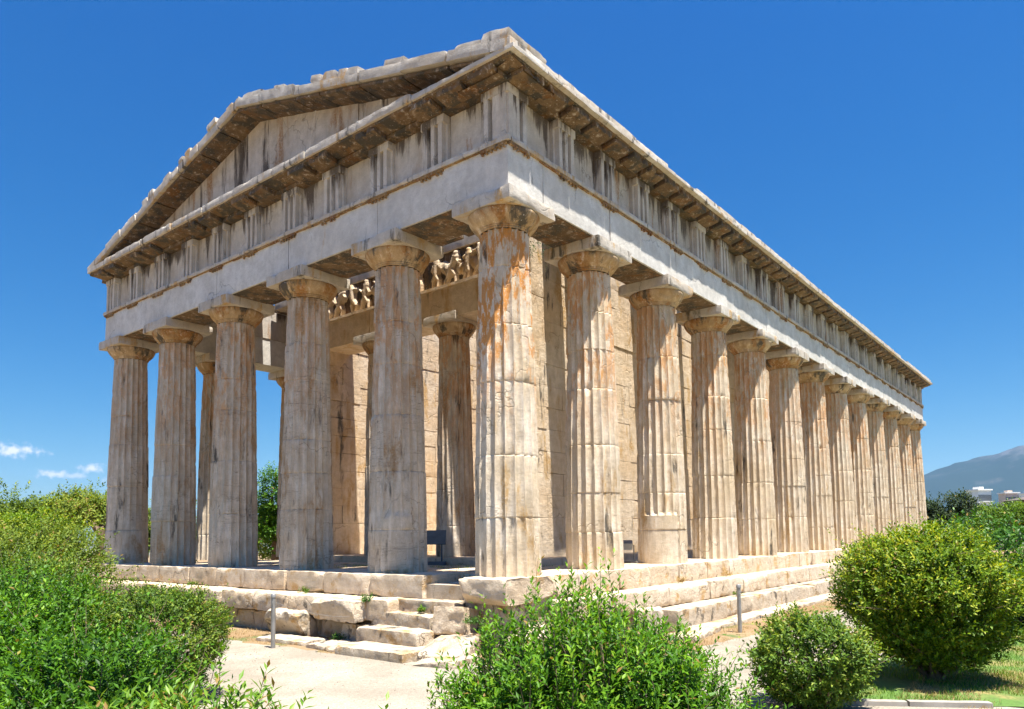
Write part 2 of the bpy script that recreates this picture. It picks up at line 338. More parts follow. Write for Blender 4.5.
for k in range(2):
    kb.rock((k * .74, -.05, -.1), (k * .74 + .73, .05, .05), .06, .015, .005, 4, 40 + k, Matrix.Translation((-1.14, -4.86, GZ)) @ rotz(ka))
tag(kb.build('kerb', simple('grey kerb concrete', (.29, .26, .22), .9), None, 40), kind='structure')

# ------------------------------------------------------------------ temple
FY = [0, 2.413, 4.996, 7.579, 10.162, 12.575]
FX = [0] + [2.413 + 2.583 * i for i in range(11)] + [30.656]
LX, LY, A = FX[-1], FY[-1], .4728
CH, AZ, FZ, GF = 5.71, 6.504, 7.337, 7.50      # capital top, architrave top, frieze top, cornice face bottom
temple = empty('temple', (5.0, 6.3, GZ), 'weathered Doric marble temple with a full colonnade standing on low steps', 'temple')
def part(name, mb, mat, parent=temple, smooth=40): return mb.build(name, mat, parent, smooth)

# crepidoma ---------------------------------------------------------
def course(axis, edge, inner, s0, s1, z0, z1, seed, rough=1., gaps=(), lens=(1.05, 1.45), taper=None):
    mb = MB(); rd = random.Random(seed); s = s0; k = 0
    while s < s1 - .05:
        e = min(s1, s + rd.uniform(*lens))
        if s1 - e < .4: e = s1
        if not any(g0 < (s + e) / 2 < g1 for g0, g1 in gaps):
            near = math.exp(-max(0, s - 1) / 6) if taper else .5
            j = rd.uniform(-.02, .02) * rough
            lo, hi = (edge + j, s + .004), (inner, e - .004)
            lo3, hi3 = ((lo[0], lo[1], z0), (hi[0], hi[1], z1 + rd.uniform(-.008, 0))) if axis == 0 else ((s + .004, edge + j, z0), (e - .004, inner, z1 + rd.uniform(-.008, 0)))
            mb.rock(lo3, hi3, .055 if s < 10 else .16, (.012 + .028 * near) * rough, .007 * rough, 4.5, seed * 31 + k, None, 1.8, int(2 + 3 * rough) if s < 16 else 0, (.84, .98))
        s = e; k += 1
    return mb
part('stylobate', course(0, -.60, .55, 1.22, 13.2, -.36, 0, 11, 1.2), M_STEP)                     # front, from the gap to the far corner
part('stylobate', course(1, -.60, .55, 1.0, 31.25, -.36, 0, 12, .9, taper=1), M_STEP)            # flank
cb = MB(); cb.rock((-.80, -.70, -.37), (.35, .34, 0), .035, .05, .018, 3.6, 77, chip=2.0, cuts=9, cd=(.66, .92)); cb.rock((.36, -.66, -.37), (.99, .5, 0), .045, .05, .018, 3.6, 79, cuts=6, cd=(.7, .94))
part('corner_block', cb, M_STEP)
part('step', course(0, -1.02, -.55, 1.55, 13.4, -.70, -.365, 13, 2.2, gaps=((1.0, 1.4),)), M_STEP)
part('step', course(1, -.98, -.55, .2, 31.5, -.69, -.345, 14, 1.6, taper=1, lens=(1.2, 1.9)), M_STEP)
part('lower_step', course(1, -1.38, -.9, 2.75, 31.8, -1.12, -.69, 15, 1.3, lens=(1.2, 2.1)), M_ROUGH)
part('lower_step', course(0, -.86, -.5, .9, 13.3, -1.12, -.70, 16, 2.4, lens=(.6, 1.3)), M_ROUGH)
part('foundation', course(1, -1.78, -1.3, 3.3, 31.5, -1.2, -1.0, 17, 1.3, lens=(.9, 1.6)), M_ROUGH)
core = MB().box((-.5, -.5, -1.2), (LX + .5, LY + .5, -.14)); part('foundation_core', core, M_ROUGH, smooth=None)
fl = MB(); rd = random.Random(4)
fs_ = MB()
for i in range(3): fs_.rock((-.45 + i * .35, .36, -.36 + i * .11), (.2 + i * .3, 1.21, -.24 + i * .11), .08, .03, .01, 3, 60 + i)
part('inner_step', fs_, M_STEP)
for i in range(6):
    for j in range(9):
        fl.rock((.58 + i * 1.1, .6 + j * 1.3, -.15), (1.64 + i * 1.1, 1.88 + j * 1.3, -.06 + rd.uniform(-.02, .02)), .2, .03, .008, 3, 300 + i * 9 + j)
part('floor_slab', fl, M_STEP)
part('toichobate', course(1, 2.15, 3.3, 3.4, 27, -.15, .10, 21, 1.), M_STEP); part('toichobate', course(1, 9.3, 10.4, 3.4, 27, -.15, .10, 22, 1.), M_STEP)
part('toichobate', course(0, 3.45, 4.85, 3.3, 9.3, -.15, .11, 23, 1.), M_STEP)

# columns -----------------------------------------------------------
SHAFT, R0, R1 = 5.22, .509, .395
def column_mesh(seed, mat, h=SHAFT, r0=R0, r1=R1, smooth_low=0., patches=(), wear=1.):
    rd = random.Random(seed); nt_, per = 20, 8; n = nt_ * per
    js = []; z = 0
    while True:
        z += rd.uniform(.62, 1.15)
        if z > h - .45: break
        js.append(z)
    zs = set(np.round(np.linspace(0, h, 84), 4))
    for j in js: zs |= {round(j + d, 4) for d in (-.016, -.006, 0, .006, .016)}
    zs |= {round(h - d, 4) for d in (.15, .135, .12, .05)}
    zs = np.array(sorted(zs)); th = np.arange(n) * 2 * math.pi / n
    T, Zz = np.meshgrid(th, zs); t = Zz / h
    base = r0 + (r1 - r0) * t + .012 * np.sin(math.pi * np.clip(t, 0, 1))
    ph = (T / (2 * math.pi) * nt_) % 1.0; u = 2 * ph - 1
    di = np.searchsorted(js, Zz, 'right')
    P = np.stack([np.cos(T) * .5, np.sin(T) * .5, Zz], -1)
    ero = fbm(P, 1.6, seed, 3)                            # where the flutes are worn away
    fade = np.clip(1.3 + .9 * ero * wear - smooth_low * np.clip(1.4 - Zz / 2.6, 0, 1), .12, 1.1)
    for (z0, z1, a0, w) in patches:
        da = np.abs((T - a0 + math.pi) % (2 * math.pi) - math.pi); fade = np.where((Zz > z0) & (Zz < z1) & (da < w + .08 * ero), .0, fade)
    depth = .055 * base / .5 * fade
    edge = np.clip((np.abs(u) - .72) / .28, 0, 1)         # arrises
    chip = np.clip(fbm(P, 7.5, seed + 3, 3) * 1.6 - .25, 0, 1) * .028 * edge * fade
    r = base - depth * (1 - np.abs(u) ** 2.2) - chip
    r = np.where(fade == 0, base - .004, r)
    ds = np.array([rd.uniform(-.009, .004) for _ in range(len(js) + 2)]); r = r + ds[di]
    for j in js:
        dz = np.abs(Zz - j); g = np.clip(1 - dz / .0125, 0, 1); cut = .007 + .03 * np.clip(fbm(P, 3.3, seed + 9) * 1.5 - .1, 0, 1)
        r = r - g * cut
        r = r - np.clip(1 - dz / .07, 0, 1) * np.clip(fbm(P, 4.5, seed + 31) * 2 - .75, 0, 1) * .06
    gouge = np.clip(fbm(P, 2.2, seed + 21, 3) * 2.2 - 1.0, 0, 1) * .035 + np.clip(fbm(P, 9, seed + 23, 2) * 2 - 1.0, 0, 1) * .02 * wear
    r = r - gouge + .003 * fbm(P, 14, seed + 4, 2)
    for q in (.15, .135, .12): r = np.where(np.abs(Zz - (h - q)) < .004, r - .006, r)
    dxy = np.array([[rd.uniform(-.006, .006), rd.uniform(-.006, .006)] for _ in range(len(js) + 2)])[di]
    V = np.stack([r * np.cos(T) + dxy[..., 0], r * np.sin(T) + dxy[..., 1], Zz], -1)
    m = len(zs); F = [(i*n+k, i*n+(k+1) % n, (i+1)*n+(k+1) % n, (i+1)*n+k) for i in range(m-1) for k in range(n)]
    F.append(tuple((m-1)*n+k for k in range(n)))
    me = MB().add(V, F).mesh('column', mat, 32); return me
def lathe(prof, n=64, seed=0, amp=.004, chip=0):
    P = np.array(prof); T = np.arange(n) * 2 * math.pi / n
    V = np.stack([P[:, :1] * np.cos(T), P[:, :1] * np.sin(T), np.repeat(P[:, 1:2], n, 1)], -1)
    V = V + amp * np.stack([fbm(V, 6, seed + k) for k in range(3)], -1)
    if chip:
        c = np.clip(fbm(V, 4.5, seed + 8) * 2 - .55, 0, 1)[..., None] * chip; V[..., :2] = V[..., :2] * (1 - c)
    F = [(i*n+k, i*n+(k+1) % n, (i+1)*n+(k+1) % n, (i+1)*n+k) for i in range(len(P)-1) for k in range(n)]
    return V.reshape(-1, 3), F
def echinus_mesh(seed, mat, r1=R1, z0=SHAFT, z1=5.505, R=.565):
    pr = [(r1 - .01, z0), (r1 + .01, z0 + .02), (r1 + .006, z0 + .03), (r1 + .026, z0 + .045), (r1 + .02, z0 + .055), (r1 + .04, z0 + .07)]
    for t in np.linspace(.1, 1, 9): pr.append((r1 + .04 + (R - r1 - .04) * math.sin(t * math.pi / 2) ** .92 - (.012 if t > .97 else 0), z0 + .07 + (z1 - z0 - .07) * t ** 1.05))
    pr.append((R - .02, z1)); V, F = lathe(pr, 72, seed, .006, .10); return MB().add(V, F).mesh('echinus', mat, 40)
def abacus_mesh(seed, mat, hw=.575, z0=5.505, z1=CH):
    return MB().rock((-hw, -hw, z0), (hw, hw, z1 + .0), .05, .022, .008, 3.5, seed, chip=2.2).mesh('abacus', mat, 40)
VAR = {}
def variant(kind, i):
    if (kind, i) not in VAR:
        s = 100 + 17 * i + (0 if kind == 'f' else 500); mat = {'f': M_COL_F, 's': M_COL_B, 'c': M_COL_C}[kind]
        VAR[(kind, i)] = column_mesh(s, mat, smooth_low=.75 if kind == 'f' else .1, wear=1.1 if kind == 'f' else .8)
    return VAR[(kind, i)]
ECH = [echinus_mesh(900 + i, M_CAP) for i in range(5)]; ABA = [abacus_mesh(950 + i, M_CORN) for i in range(6)]
def column(x, y, me, k, rot=0, at0=0., sc=1.):
    o = link('column', me, temple, (x, y, at0)); o.rotation_euler.z = rot; o.scale = (sc, sc, 1)
    for src, nm in ((ECH[k % 5], 'echinus'), (ABA[k % 6], 'abacus')):
        c = bpy.data.objects.new(nm, src); COL.objects.link(c); c.parent = o
        c.rotation_euler.z = -rot + (math.pi / 2) * (k % 4)
    return o
hand = {0: column_mesh(11, M_COL_C, smooth_low=.35, wear=.7)}
rr = math.radians
F_COL = [None, column_mesh(21, M_COL_F, smooth_low=.5, patches=((.0, 1.0, rr(225), .55),)), column_mesh(22, M_COL_F, smooth_low=.35), column_mesh(23, M_COL_F, smooth_low=.6), column_mesh(24, M_COL_F, smooth_low=.45), column_mesh(25, M_COL_F, smooth_low=1.2)]
S_COL = [None, column_mesh(31, M_COL_S, wear=.7), column_mesh(32, M_COL_S, patches=((-.1, .95, rr(205), .75),)), column_mesh(33, M_COL_S), column_mesh(34, M_COL_S)]
column(0, 0, hand[0], 0)
for i in range(1, 6): column(0, FY[i], F_COL[i], i)
for i in range(1, 13): column(FX[i], 0, S_COL[i] if i < 5 else variant('s', i % 4), i + 2, 0 if i < 5 else i * 1.2566)
for i in range(1, 13): column(FX[i], LY, variant('s', (i + 1) % 4), i + 3, i * .942)
for i in range(1, 5): column(LX, FY[i], variant('s', i % 4), i + 1, i * .628)
for i in (2, 3): column(4.2, FY[i], variant('f', i % 2), i + 2, .3 * i, .11, .93)

# architrave ---------------------------------------------------------
def arch_side(axis, edges, sgn0, d0, d1, seed):
    mb = MB()
    for k, (s, e) in enumerate(zip(edges, edges[1:])):
        j = random.Random(seed + k).uniform(-.006, .006)
        lo, hi = ((d0 + j, s + .003, CH), (d1, e - .003, AZ)) if axis == 0 else ((s + .003, d0 + j, CH), (e - .003, d1, AZ))
        mb.rock(lo, hi, .09 if k < 6 else .2, .012, .004, 2.2, seed + k, chip=2.4)
    return mb
ex = [-A + .0] + [FX[i] for i in range(1, 12)] + [LX + A]
part('architrave', arch_side(0, [-A] + FY[1:5] + [LY + A], 1, -A, .40, 500), M_ARCH)
part('architrave', arch_side(1, [.41] + FX[1:12] + [LX + A], 1, -A, .40, 520), M_ARCH)
cc = MB(); cc.rock((-.2, -A - .0, CH), (.40, -.0, AZ), .09, .012, .003, 2.2, 541)
part('architrave', cc, M_ARCH)
part('architrave', arch_side(1, [.41] + FX[1:12] + [LX + A], 1, LY - .40, LY + A, 560), M_ARCH)
part('architrave', arch_side(0, [.41] + FY[1:5] + [LY - .41], 1, LX - .4, LX + A, 580), M_ARCH)
part('inner_architrave', arch_side(0, [2.45] + [4.996, 7.579] + [10.1], 1, 3.75, 4.6, 590), M_WALL)
# added ochre sheets under the architrave, with shade painted into their colour
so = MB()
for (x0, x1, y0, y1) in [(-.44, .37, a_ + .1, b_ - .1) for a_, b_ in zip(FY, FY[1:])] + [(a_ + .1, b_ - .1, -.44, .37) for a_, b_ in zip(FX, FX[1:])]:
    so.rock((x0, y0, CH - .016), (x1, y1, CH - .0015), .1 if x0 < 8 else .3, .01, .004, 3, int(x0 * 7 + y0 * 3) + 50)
part('architrave_soffit_shade', so, M_SOFF_SHADE)
def taenia(axis, s0, s1, seed):
    mb = MB(); s = s0; rd = random.Random(seed); k = 0
    while s < s1 - .02:
        e = min(s1, s + rd.uniform(.6, 1.3))
        lo, hi = ((-A - .05, s, AZ - .083), (-A + .02, e, AZ - .002)) if axis == 0 else ((s, -A - .05, AZ - .083), (e, -A + .02, AZ - .002))
        mb.rock(lo, hi, .035 if s < 14 else .08, .014, .006, 5, seed + k, chip=2.6); s = e; k += 1
    return mb
def fillet(axis, s0, s1, seed):
    mb = MB(); s = s0; rd = random.Random(seed); k = 0
    while s < s1 - .1:
        e = min(s1, s + rd.uniform(.3, .9))
        zb = AZ - rd.choice((.118, .112, .12, .099)); mb.rock((-A - .036, s, zb) if axis == 0 else (s, -A - .036, zb), (-A + .02, e, AZ - .084) if axis == 0 else (e, -A + .02, AZ - .084), .04 if s < 14 else .1, .012, .008, 7, seed + k, chip=3)
        s = e; k += 1
    return mb
part('taenia_edge', fillet(0, -A, LY + A, 7100), M_RUSTY); part('taenia_edge', fillet(1, -A + .1, LX + A, 7300), M_RUSTY)
part('taenia', taenia(0, -A - .05, LY + A + .05, 610), M_CORN); part('taenia', taenia(1, -A + .03, LX + A + .05, 650), M_CORN)


# frieze ------------------------------------------------------------
def tri_mesh(axis, c):
    w = .515
    prof = [(-w/2, .09), (-.222, .08), (-.2125, 0), (-.125, 0), (-.112, .13), (-.050, .13), (-.037, 0), (.037, 0), (.050, .13), (.112, .13), (.125, 0), (.2125, 0), (.222, .08), (w/2, .09), (w/2, .28), (-w/2, .28)]
    f = (lambda u, d, z: (-A + d, c + u, z)) if axis == 0 else (lambda u, d, z: (c + u, -A + d, z))
    zs = [AZ, AZ + .22, AZ + .45, 7.19, 7.20]; V = []; F = []; n = len(prof)
    for i, z in enumerate(zs):
        for (u, d) in prof: V.append(f(u, (0 if i == len(zs) - 1 else 1) * d if d < .2 else d, z))
    V = np.array(V); k = np.stack([fbm(V, 6, 3 + q) for q in range(3)], 1) * .008; V = V + k * (np.array([1, 1, 0]))
    for i in range(len(zs) - 1):
        for k in range(n):
            q = (i*n+k, i*n+(k+1) % n, (i+1)*n+(k+1) % n, (i+1)*n+k); F.append(q if axis else q[::-1])
    mb = MB().add(V, F)
    lo, hi = (f(-w/2, -.008, 7.2), f(w/2, .28, 7.335)); mb.rock(np.minimum(lo, hi), np.maximum(lo, hi), .05, .012, .004, 5, int(c * 10) + 7)
    rg = MB(); lo, hi = f(-w/2, -.045, AZ - .135), f(w/2, .02, AZ - .0845); rd = random.Random(int(c * 100) + axis)
    rg.rock(np.minimum(lo, hi), np.maximum(lo, hi), .05, .012, .004, 6, int(c * 7), chip=2)
    for k in range(6):
        if rd.random() < .85:
            a_ = f(-w/2 + .045 + k * .085, -.028, AZ - .175); b_ = f(-w/2 + .045 + k * .085, -.028, AZ - .13); rg.tube([a_, b_], [.024, .018], 8)
    return mb, rg
def lerp(a, b, n): return [a + (b - a) * i / (n - 1) for i in range(n)]
TF, TS = lerp(-.2153, LY + .2153, 11), lerp(-.2153, LX + .2153, 25)
back = MB().box((-A + .24, -A + .24, AZ + .001), (.42, LY + A - .02, FZ)).box((.42, -A + .24, AZ + .001), (LX + A - .02, .42, FZ)).box((.42, LY - .42, AZ + .001), (LX + A - .02, LY + A - .02, FZ)).box((LX - .42, .42, AZ + .001), (LX + A - .02, LY - .42, FZ))
part('frieze_backing', back, M_FRIEZE, smooth=None)
def figures(seed, L, H, n, depth):
    """height field of carved striding figures, L by H metres"""
    rd = random.Random(seed); nx, nz = int(L / .022), int(H / .022); X, Zg = np.meshgrid(np.linspace(0, L, nx), np.linspace(0, H, nz), indexing='ij'); hf = np.zeros_like(X)
    def cap(p, q, r0, r1, d):
        p, q = np.array(p), np.array(q); v = q - p; t = np.clip(((X - p[0]) * v[0] + (Zg - p[1]) * v[1]) / (v @ v + 1e-9), 0, 1)
        dd = np.hypot(X - p[0] - t * v[0], Zg - p[1] - t * v[1]); r = r0 + (r1 - r0) * t
        return d * np.sqrt(np.clip(1 - (dd / r) ** 2, 0, 1))
    for i in range(n):
        cx = (i + .5) * L / n + rd.uniform(-.08, .08); ln = rd.uniform(-.13, .13); hy = H * rd.uniform(.42, .5); sh = (cx + ln, H * rd.uniform(.76, .84))
        hf = np.maximum(hf, cap((cx, hy), sh, .085, .11, depth)); hf = np.maximum(hf, cap((sh[0] + ln * .2, sh[1] + .07), (sh[0] + ln * .25, sh[1] + .1), .06, .06, depth))
        for s in (-1, 1):
            kx = cx + s * rd.uniform(.05, .17); hf = np.maximum(hf, cap((cx, hy), (kx, H * .26), .075, .055, depth * .9)); hf = np.maximum(hf, cap((kx, H * .26), (kx + rd.uniform(-.12, .05), .03), .06, .045, depth * .8))
            ex_ = (sh[0] + s * rd.uniform(.10, .2), sh[1] - rd.uniform(.0, .22)); hf = np.maximum(hf, cap(sh, ex_, .05, .042, depth * .8)); hf = np.maximum(hf, cap(ex_, (ex_[0] + rd.uniform(-.15, .15), ex_[1] + rd.uniform(-.2, .2)), .04, .03, depth * .7))
        if rd.random() < .6: hf = np.maximum(hf, cap((cx - .3, hy + rd.uniform(-.1, .25)), (cx - .05, hy - .05), .13, .16, depth * .55))
    return X, Zg, hf
def relief(mb, seed, L, H, n, depth, fn):
    X, Zg, hf = figures(seed, L, H, n, depth); P = np.stack([X, Zg, hf * 4], -1); hf = hf + .012 * fbm(P, 7, seed) * (hf > .01)
    V = fn(X, Zg, hf).reshape(-1, 3); m = X.shape[1]; F = [(i*m+j, (i+1)*m+j, (i+1)*m+j+1, i*m+j+1) for i in range(X.shape[0]-1) for j in range(m-1) if hf[i:i+2, j:j+2].max() > .012]
    u_ = np.unique(np.array(F)); mp_ = np.full(len(V), -1); mp_[u_] = np.arange(len(u_)); mb.add(V[u_], mp_[np.array(F)].tolist())
for axis, T in ((0, TF), (1, TS)):
    for i, c in enumerate(T):
        if axis == 1 and i == 0: pass
        tb, rg = tri_mesh(axis, c)
        t = part('triglyph', tb, M_FRIEZE, smooth=30); g = rg.build('regula', M_RUSTY, t, 40)
        if i + 1 < len(T):
            s, e = c + .2585, T[i + 1] - .2585; mb = MB(); j = random.Random(i).uniform(-.01, .01)
            lo, hi = ((-A + .150 + j, s, AZ), (-A + .235, e, FZ)) if axis == 0 else ((s, -A + .150 + j, AZ), (e, -A + .235, FZ))
            mb.rock(lo, hi, .08, .008, .006, 3, 700 + i + 50 * axis)
            if axis == 1 and i >= 20: relief(mb, i, e - s, .72, 2, .10, lambda X, Zg, h, s=s: np.stack([s + X, -A + .145 + j - h, AZ + .02 + Zg], -1))
            part('metope', mb, M_FRIEZE)

# inner frieze over the porch ----------------------------------------
rf = MB(); relief(rf, 5, 7.6, .80, 15, .13, lambda X, Zg, h: np.stack([3.866 - h * 1.1, 10.05 - X, 6.50 + Zg], -1))
fz = part('inner_frieze', MB().box((3.864, 2.45, 6.43), (4.55, 10.1, 7.33)), M_SOFF_SHADE, smooth=None); tag(rf.build('relief', M_WALL, fz, 40), 'carved row of headless striding figures')  # ground painted dark as shade behind the paler figures
ld_ = MB().rock((3.66, 2.42, 6.425), (4.0, 10.1, 6.50), .08, .015, .005, 4, 3); part('frieze_ledge', ld_, M_WALL)
cr_ = MB().rock((3.80, 2.42, 7.335), (4.6, 11.9, 8.05), .12, .03, .01, 3, 4); part('frieze_crown', cr_, M_WALL)

# horizontal cornice: bed mould, corona blocks, mutules ----------------
G = .854
def cornice(axis, s0, s1, seed, top, lens, worn):
    mb = MB(); s = s0; rd = random.Random(seed); k = 0; GG = G if axis == 0 else G + .045
    while s < s1 - .03:
        e = min(s1, s + rd.uniform(*lens));
        if s1 - e < .3: e = s1
        d = rd.uniform(-.012, .012); tz = top - abs(rd.gauss(0, worn * .5))
        lo, hi = ((-G + d, s + .003, GF - .0), (.30, e - .003, tz)) if axis == 0 else ((s + .003, -GG + d, GF), (e - .003, .30, tz))
        mb.rock(lo, hi, .05 if s < 12 else .13, .010 + worn * .2, .004 + worn * .10, 4.5, seed + k, chip=2.4, cuts=int(2 + worn * 60), cd=(.86, .985)); s = e; k += 1
    return mb
gc = part('cornice', cornice(0, 1.2, LY + .72, 810, 7.66, (.9, 1.5), .06), M_CORN)
gs = part('cornice', cornice(1, .0, LX + G, 840, 7.575, (1.0, 1.3), .012), M_CORN)
ck = MB().rock((-G, -G - .045, GF), (-.004, .60, 7.57), .04, .02, .006, 3, 871); part('cornice', ck, M_CORN); ck2 = MB().rock((-G + .01, .604, GF), (.3, 1.196, 7.60), .05, .03, .01, 3, 872); part('cornice', ck2, M_CORN)
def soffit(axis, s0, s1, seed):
    # sloping underside that carries the mutules, stained ochre and painted darker for shade
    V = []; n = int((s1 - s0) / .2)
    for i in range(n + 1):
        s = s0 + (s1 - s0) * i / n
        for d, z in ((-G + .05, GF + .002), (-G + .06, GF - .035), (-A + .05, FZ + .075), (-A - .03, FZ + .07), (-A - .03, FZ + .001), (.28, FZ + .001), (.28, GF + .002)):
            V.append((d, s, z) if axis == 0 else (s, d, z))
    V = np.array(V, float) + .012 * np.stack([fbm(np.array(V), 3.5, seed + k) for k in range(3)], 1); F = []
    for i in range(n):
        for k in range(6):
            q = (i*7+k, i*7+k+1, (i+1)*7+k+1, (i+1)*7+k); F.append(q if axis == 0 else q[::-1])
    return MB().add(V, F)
so_f = part('cornice_soffit', soffit(0, -.80, LY + .68, 3), M_SOFF_SHADE, smooth=50); so_s = part('cornice_soffit', soffit(1, -.72, LX + .8, 4), M_SOFF_SHADE, smooth=50)
def mutule(axis, c, w, seed):
    mb = MB(); rd = random.Random(seed); k = math.atan2(.09, .33)
    V, F = gbox((-G + .055, -w/2, -.075), (-A - .035, w/2, .02), .035)
    V = erode(V, (-G + .055, -w/2, -.075), (-A - .035, w/2, .02), .012, .006, 6, seed, 3)
    edge = np.clip((V[:, 0] + G - .02) / .06, 0, 1); V[:, 0] += np.where(V[:, 0] < -G + .1, np.clip(fbm(V + seed, 9, seed) * .12, 0, .1) * rd.choice((.3, 1)), 0)
    V[:, 2] += GF - .045 - (V[:, 0] + G - .06) * .20
    V = np.stack([V[:, 0], V[:, 1] + c, V[:, 2]], 1) if axis == 0 else np.stack([V[:, 1] + c, V[:, 0], V[:, 2]], 1)
    mb.add(V, F if axis == 0 else [f[::-1] for f in F])
    return mb
for axis, T, par in ((0, TF, so_f), (1, TS, so_s)):
    for i in range(2 * len(T) - 1):
        c = T[i // 2] if i % 2 == 0 else (T[i // 2] + T[i // 2 + 1]) / 2
        if axis == 0 and i in (3, 5, 8, 11, 14, 15, 18): continue
        mutule(axis, c, .50, 1000 + i + 200 * axis).build('mutule', M_SOFF_SHADE, par, 40)
# gutter blocks along the flank
gb = MB(); rd = random.Random(12); s = -G + .02; k = 0
while s < LX + G - .2:
    e = min(LX + G, s + rd.uniform(1.1, 1.35)); h = rd.choice((.15, .16, .165, .15, .14))
    if k == 4: gb.rock((s + .02, -G + .02, 7.56), (e - .1, .1, 7.66), .05, .1, .02, 3, 5, chip=2)
    elif k > 16 and rd.random() < .3: gb.rock((s, -G + .1, 7.56), (e - .3, .1, 7.64), .1, .07, .02, 3, 8 + k)
    else: gb.rock((s + .006, -G + .035, 7.55), (e - .006, -G + .5, 7.575 + h), .05 if s < 10 else .12, .016, .006, 4, 30 + k, chip=2.4)
    s = e; k += 1
part('gutter', gb, M_CORN)
rest = MB().box((LX - .3, -.4, GF), (LX + G, LY + .8, 7.6)).box((.31, LY - .3, GF), (LX + .4, LY + G, 7.6)); part('cornice', rest, M_CORN, smooth=None)

# pediment -----------------------------------------------------------
YM, APEX, SL = LY / 2, 9.60, .262
tp = MB(); rd = random.Random(2); n = 9; ys = np.linspace(.6, LY - .6, n + 1)
def top_at(y): return APEX - .30 - SL * abs(y - YM)
for i in range(n):
    s, e = ys[i] + .003, ys[i + 1] - .003; nn = 10; yy = np.linspace(s, e, nn); j = rd.uniform(-.01, .01); V = []; F = []
    for d in (-.30 + j, .12):
        for r_ in range(9):
            for y in yy:
                zt = max(7.62, top_at(y)); V.append((d, y, 7.55 + (zt - 7.55) * r_ / 8))
    V = np.array(V); V[:9*nn, 0] += .008 * fbm(V[:9*nn], 2.5, 6)
    for side in (0, 1):
        o = side * 9 * nn
        for r_ in range(8):
            for q in range(nn - 1):
                f = (o+r_*nn+q, o+r_*nn+q+1, o+(r_+1)*nn+q+1, o+(r_+1)*nn+q); F.append(f[::-1] if side == 0 else f)
    for q in range(nn - 1): F.append((8*nn+q, 8*nn+q+1, 17*nn+q+1, 17*nn+q)[::-1])
    for q in (0, nn - 1):
        for r_ in range(8):
            f = (r_*nn+q, (r_+1)*nn+q, 9*nn+(r_+1)*nn+q, 9*nn+r_*nn+q); F.append(f if q else f[::-1])
    tp.add(V, F)
part('tympanum', tp, M_TYMP, smooth=40)
def raking(sgn, seed):
    mb = MB(); sf = MB(); rd = random.Random(seed); ang = math.atan(SL); tot = (YM + .80) / math.cos(ang); s = 0.0; k = 0
    while s < tot - .05:
        e = min(tot, s + rd.uniform(.75, 1.15))
        if tot - e < .4: e = tot
        # local: x depth, y along the slope downwards from the apex, z up
        M = Matrix.Translation((0, YM, APEX)) @ Matrix.Rotation(-sgn * ang, 4, 'X') if sgn > 0 else Matrix.Translation((0, YM, APEX)) @ Matrix.Rotation(ang, 4, 'X')
        th = rd.uniform(-.03, .03)
        y0, y1 = (s + .005, e - .005) if sgn > 0 else (-e + .005, -s - .005)
        mb.rock((-G + rd.uniform(-.03, .03), y0 + .004, -.235), (.35, y1 - .004, -.06 + th), .05, .012, .005, 4.5, seed + k, M, 2.2, 5, (.86, .98))
        nb = rd.choice((2, 3)); q = y0
        for b in range(nb):                                # broken roof edge stones on top
            q1 = y0 + (y1 - y0) * (b + 1) / nb
            if rd.random() < .8: mb.rock((-G + rd.uniform(.0, .12), q + .01, -.065 + th), (.1, q1 - rd.uniform(.01, .08), rd.uniform(.0, .10)), .045, .012, .008, 5, seed + 60 + 5 * k + b, M, 2.2, 5, (.7, .95))
            q = q1
        sf.rock((-G + .07, y0 + .01, -.31), (-.25, y1 - .01, -.257), .07, .02, .01, 4, seed + 200 + k, M, 2.5)
        s = e; k += 1
    r_ = part('raking_cornice', mb, M_CORN); sf.build('raking_soffit', M_SOFF_SHADE, r_, 40)
raking(-1, 1300); raking(1, 1400)

# cella --------------------------------------------------------------
def blockwall(axis, face0, face1, s0, s1, z0, z1, seed, holes=()):
    mb = MB(); rd = random.Random(seed); z = z0; r_ = 0
    hs = [.86] + [.485] * 20
    while z < z1 - .1:
        h = hs[min(r_, 20)]; t = min(z1, z + h);
        if z1 - t < .2: t = z1
        s = s0; k = 0; first = True
        while s < s1 - .02:
            e = min(s1, s + (1.22 if not first or r_ % 2 == 0 else .61)); first = False
            if s1 - e < .25: e = s1
            d = rd.uniform(-.011, .011); big = rd.random() < .12
            lo, hi = ((face0 + d, s + .001, z + .001), (face1, e - .001, t - .001)) if axis == 0 else ((s + .001, face0 + d, z + .001), (e - .001, face1, t - .001))
            mb.rock(lo, hi, .12 if s < 12 else .4, .035 if big else .007, .004, 3, seed + r_ * 57 + k, chip=2.0); s = e; k += 1
        z = t; r_ += 1
    return mb
part('cella_wall', blockwall(1, 2.40, 3.18, 3.75, 26.5, .10, 7.33, 2000), M_WALL)
part('cella_wall', blockwall(1, 9.40, 10.18, 3.75, 26.5, .10, 8.4, 2200), M_WALL)
part('door_wall', blockwall(0, 10.0, 10.7, 3.2, 9.38, .10, 8.4, 2400), M_WALL)
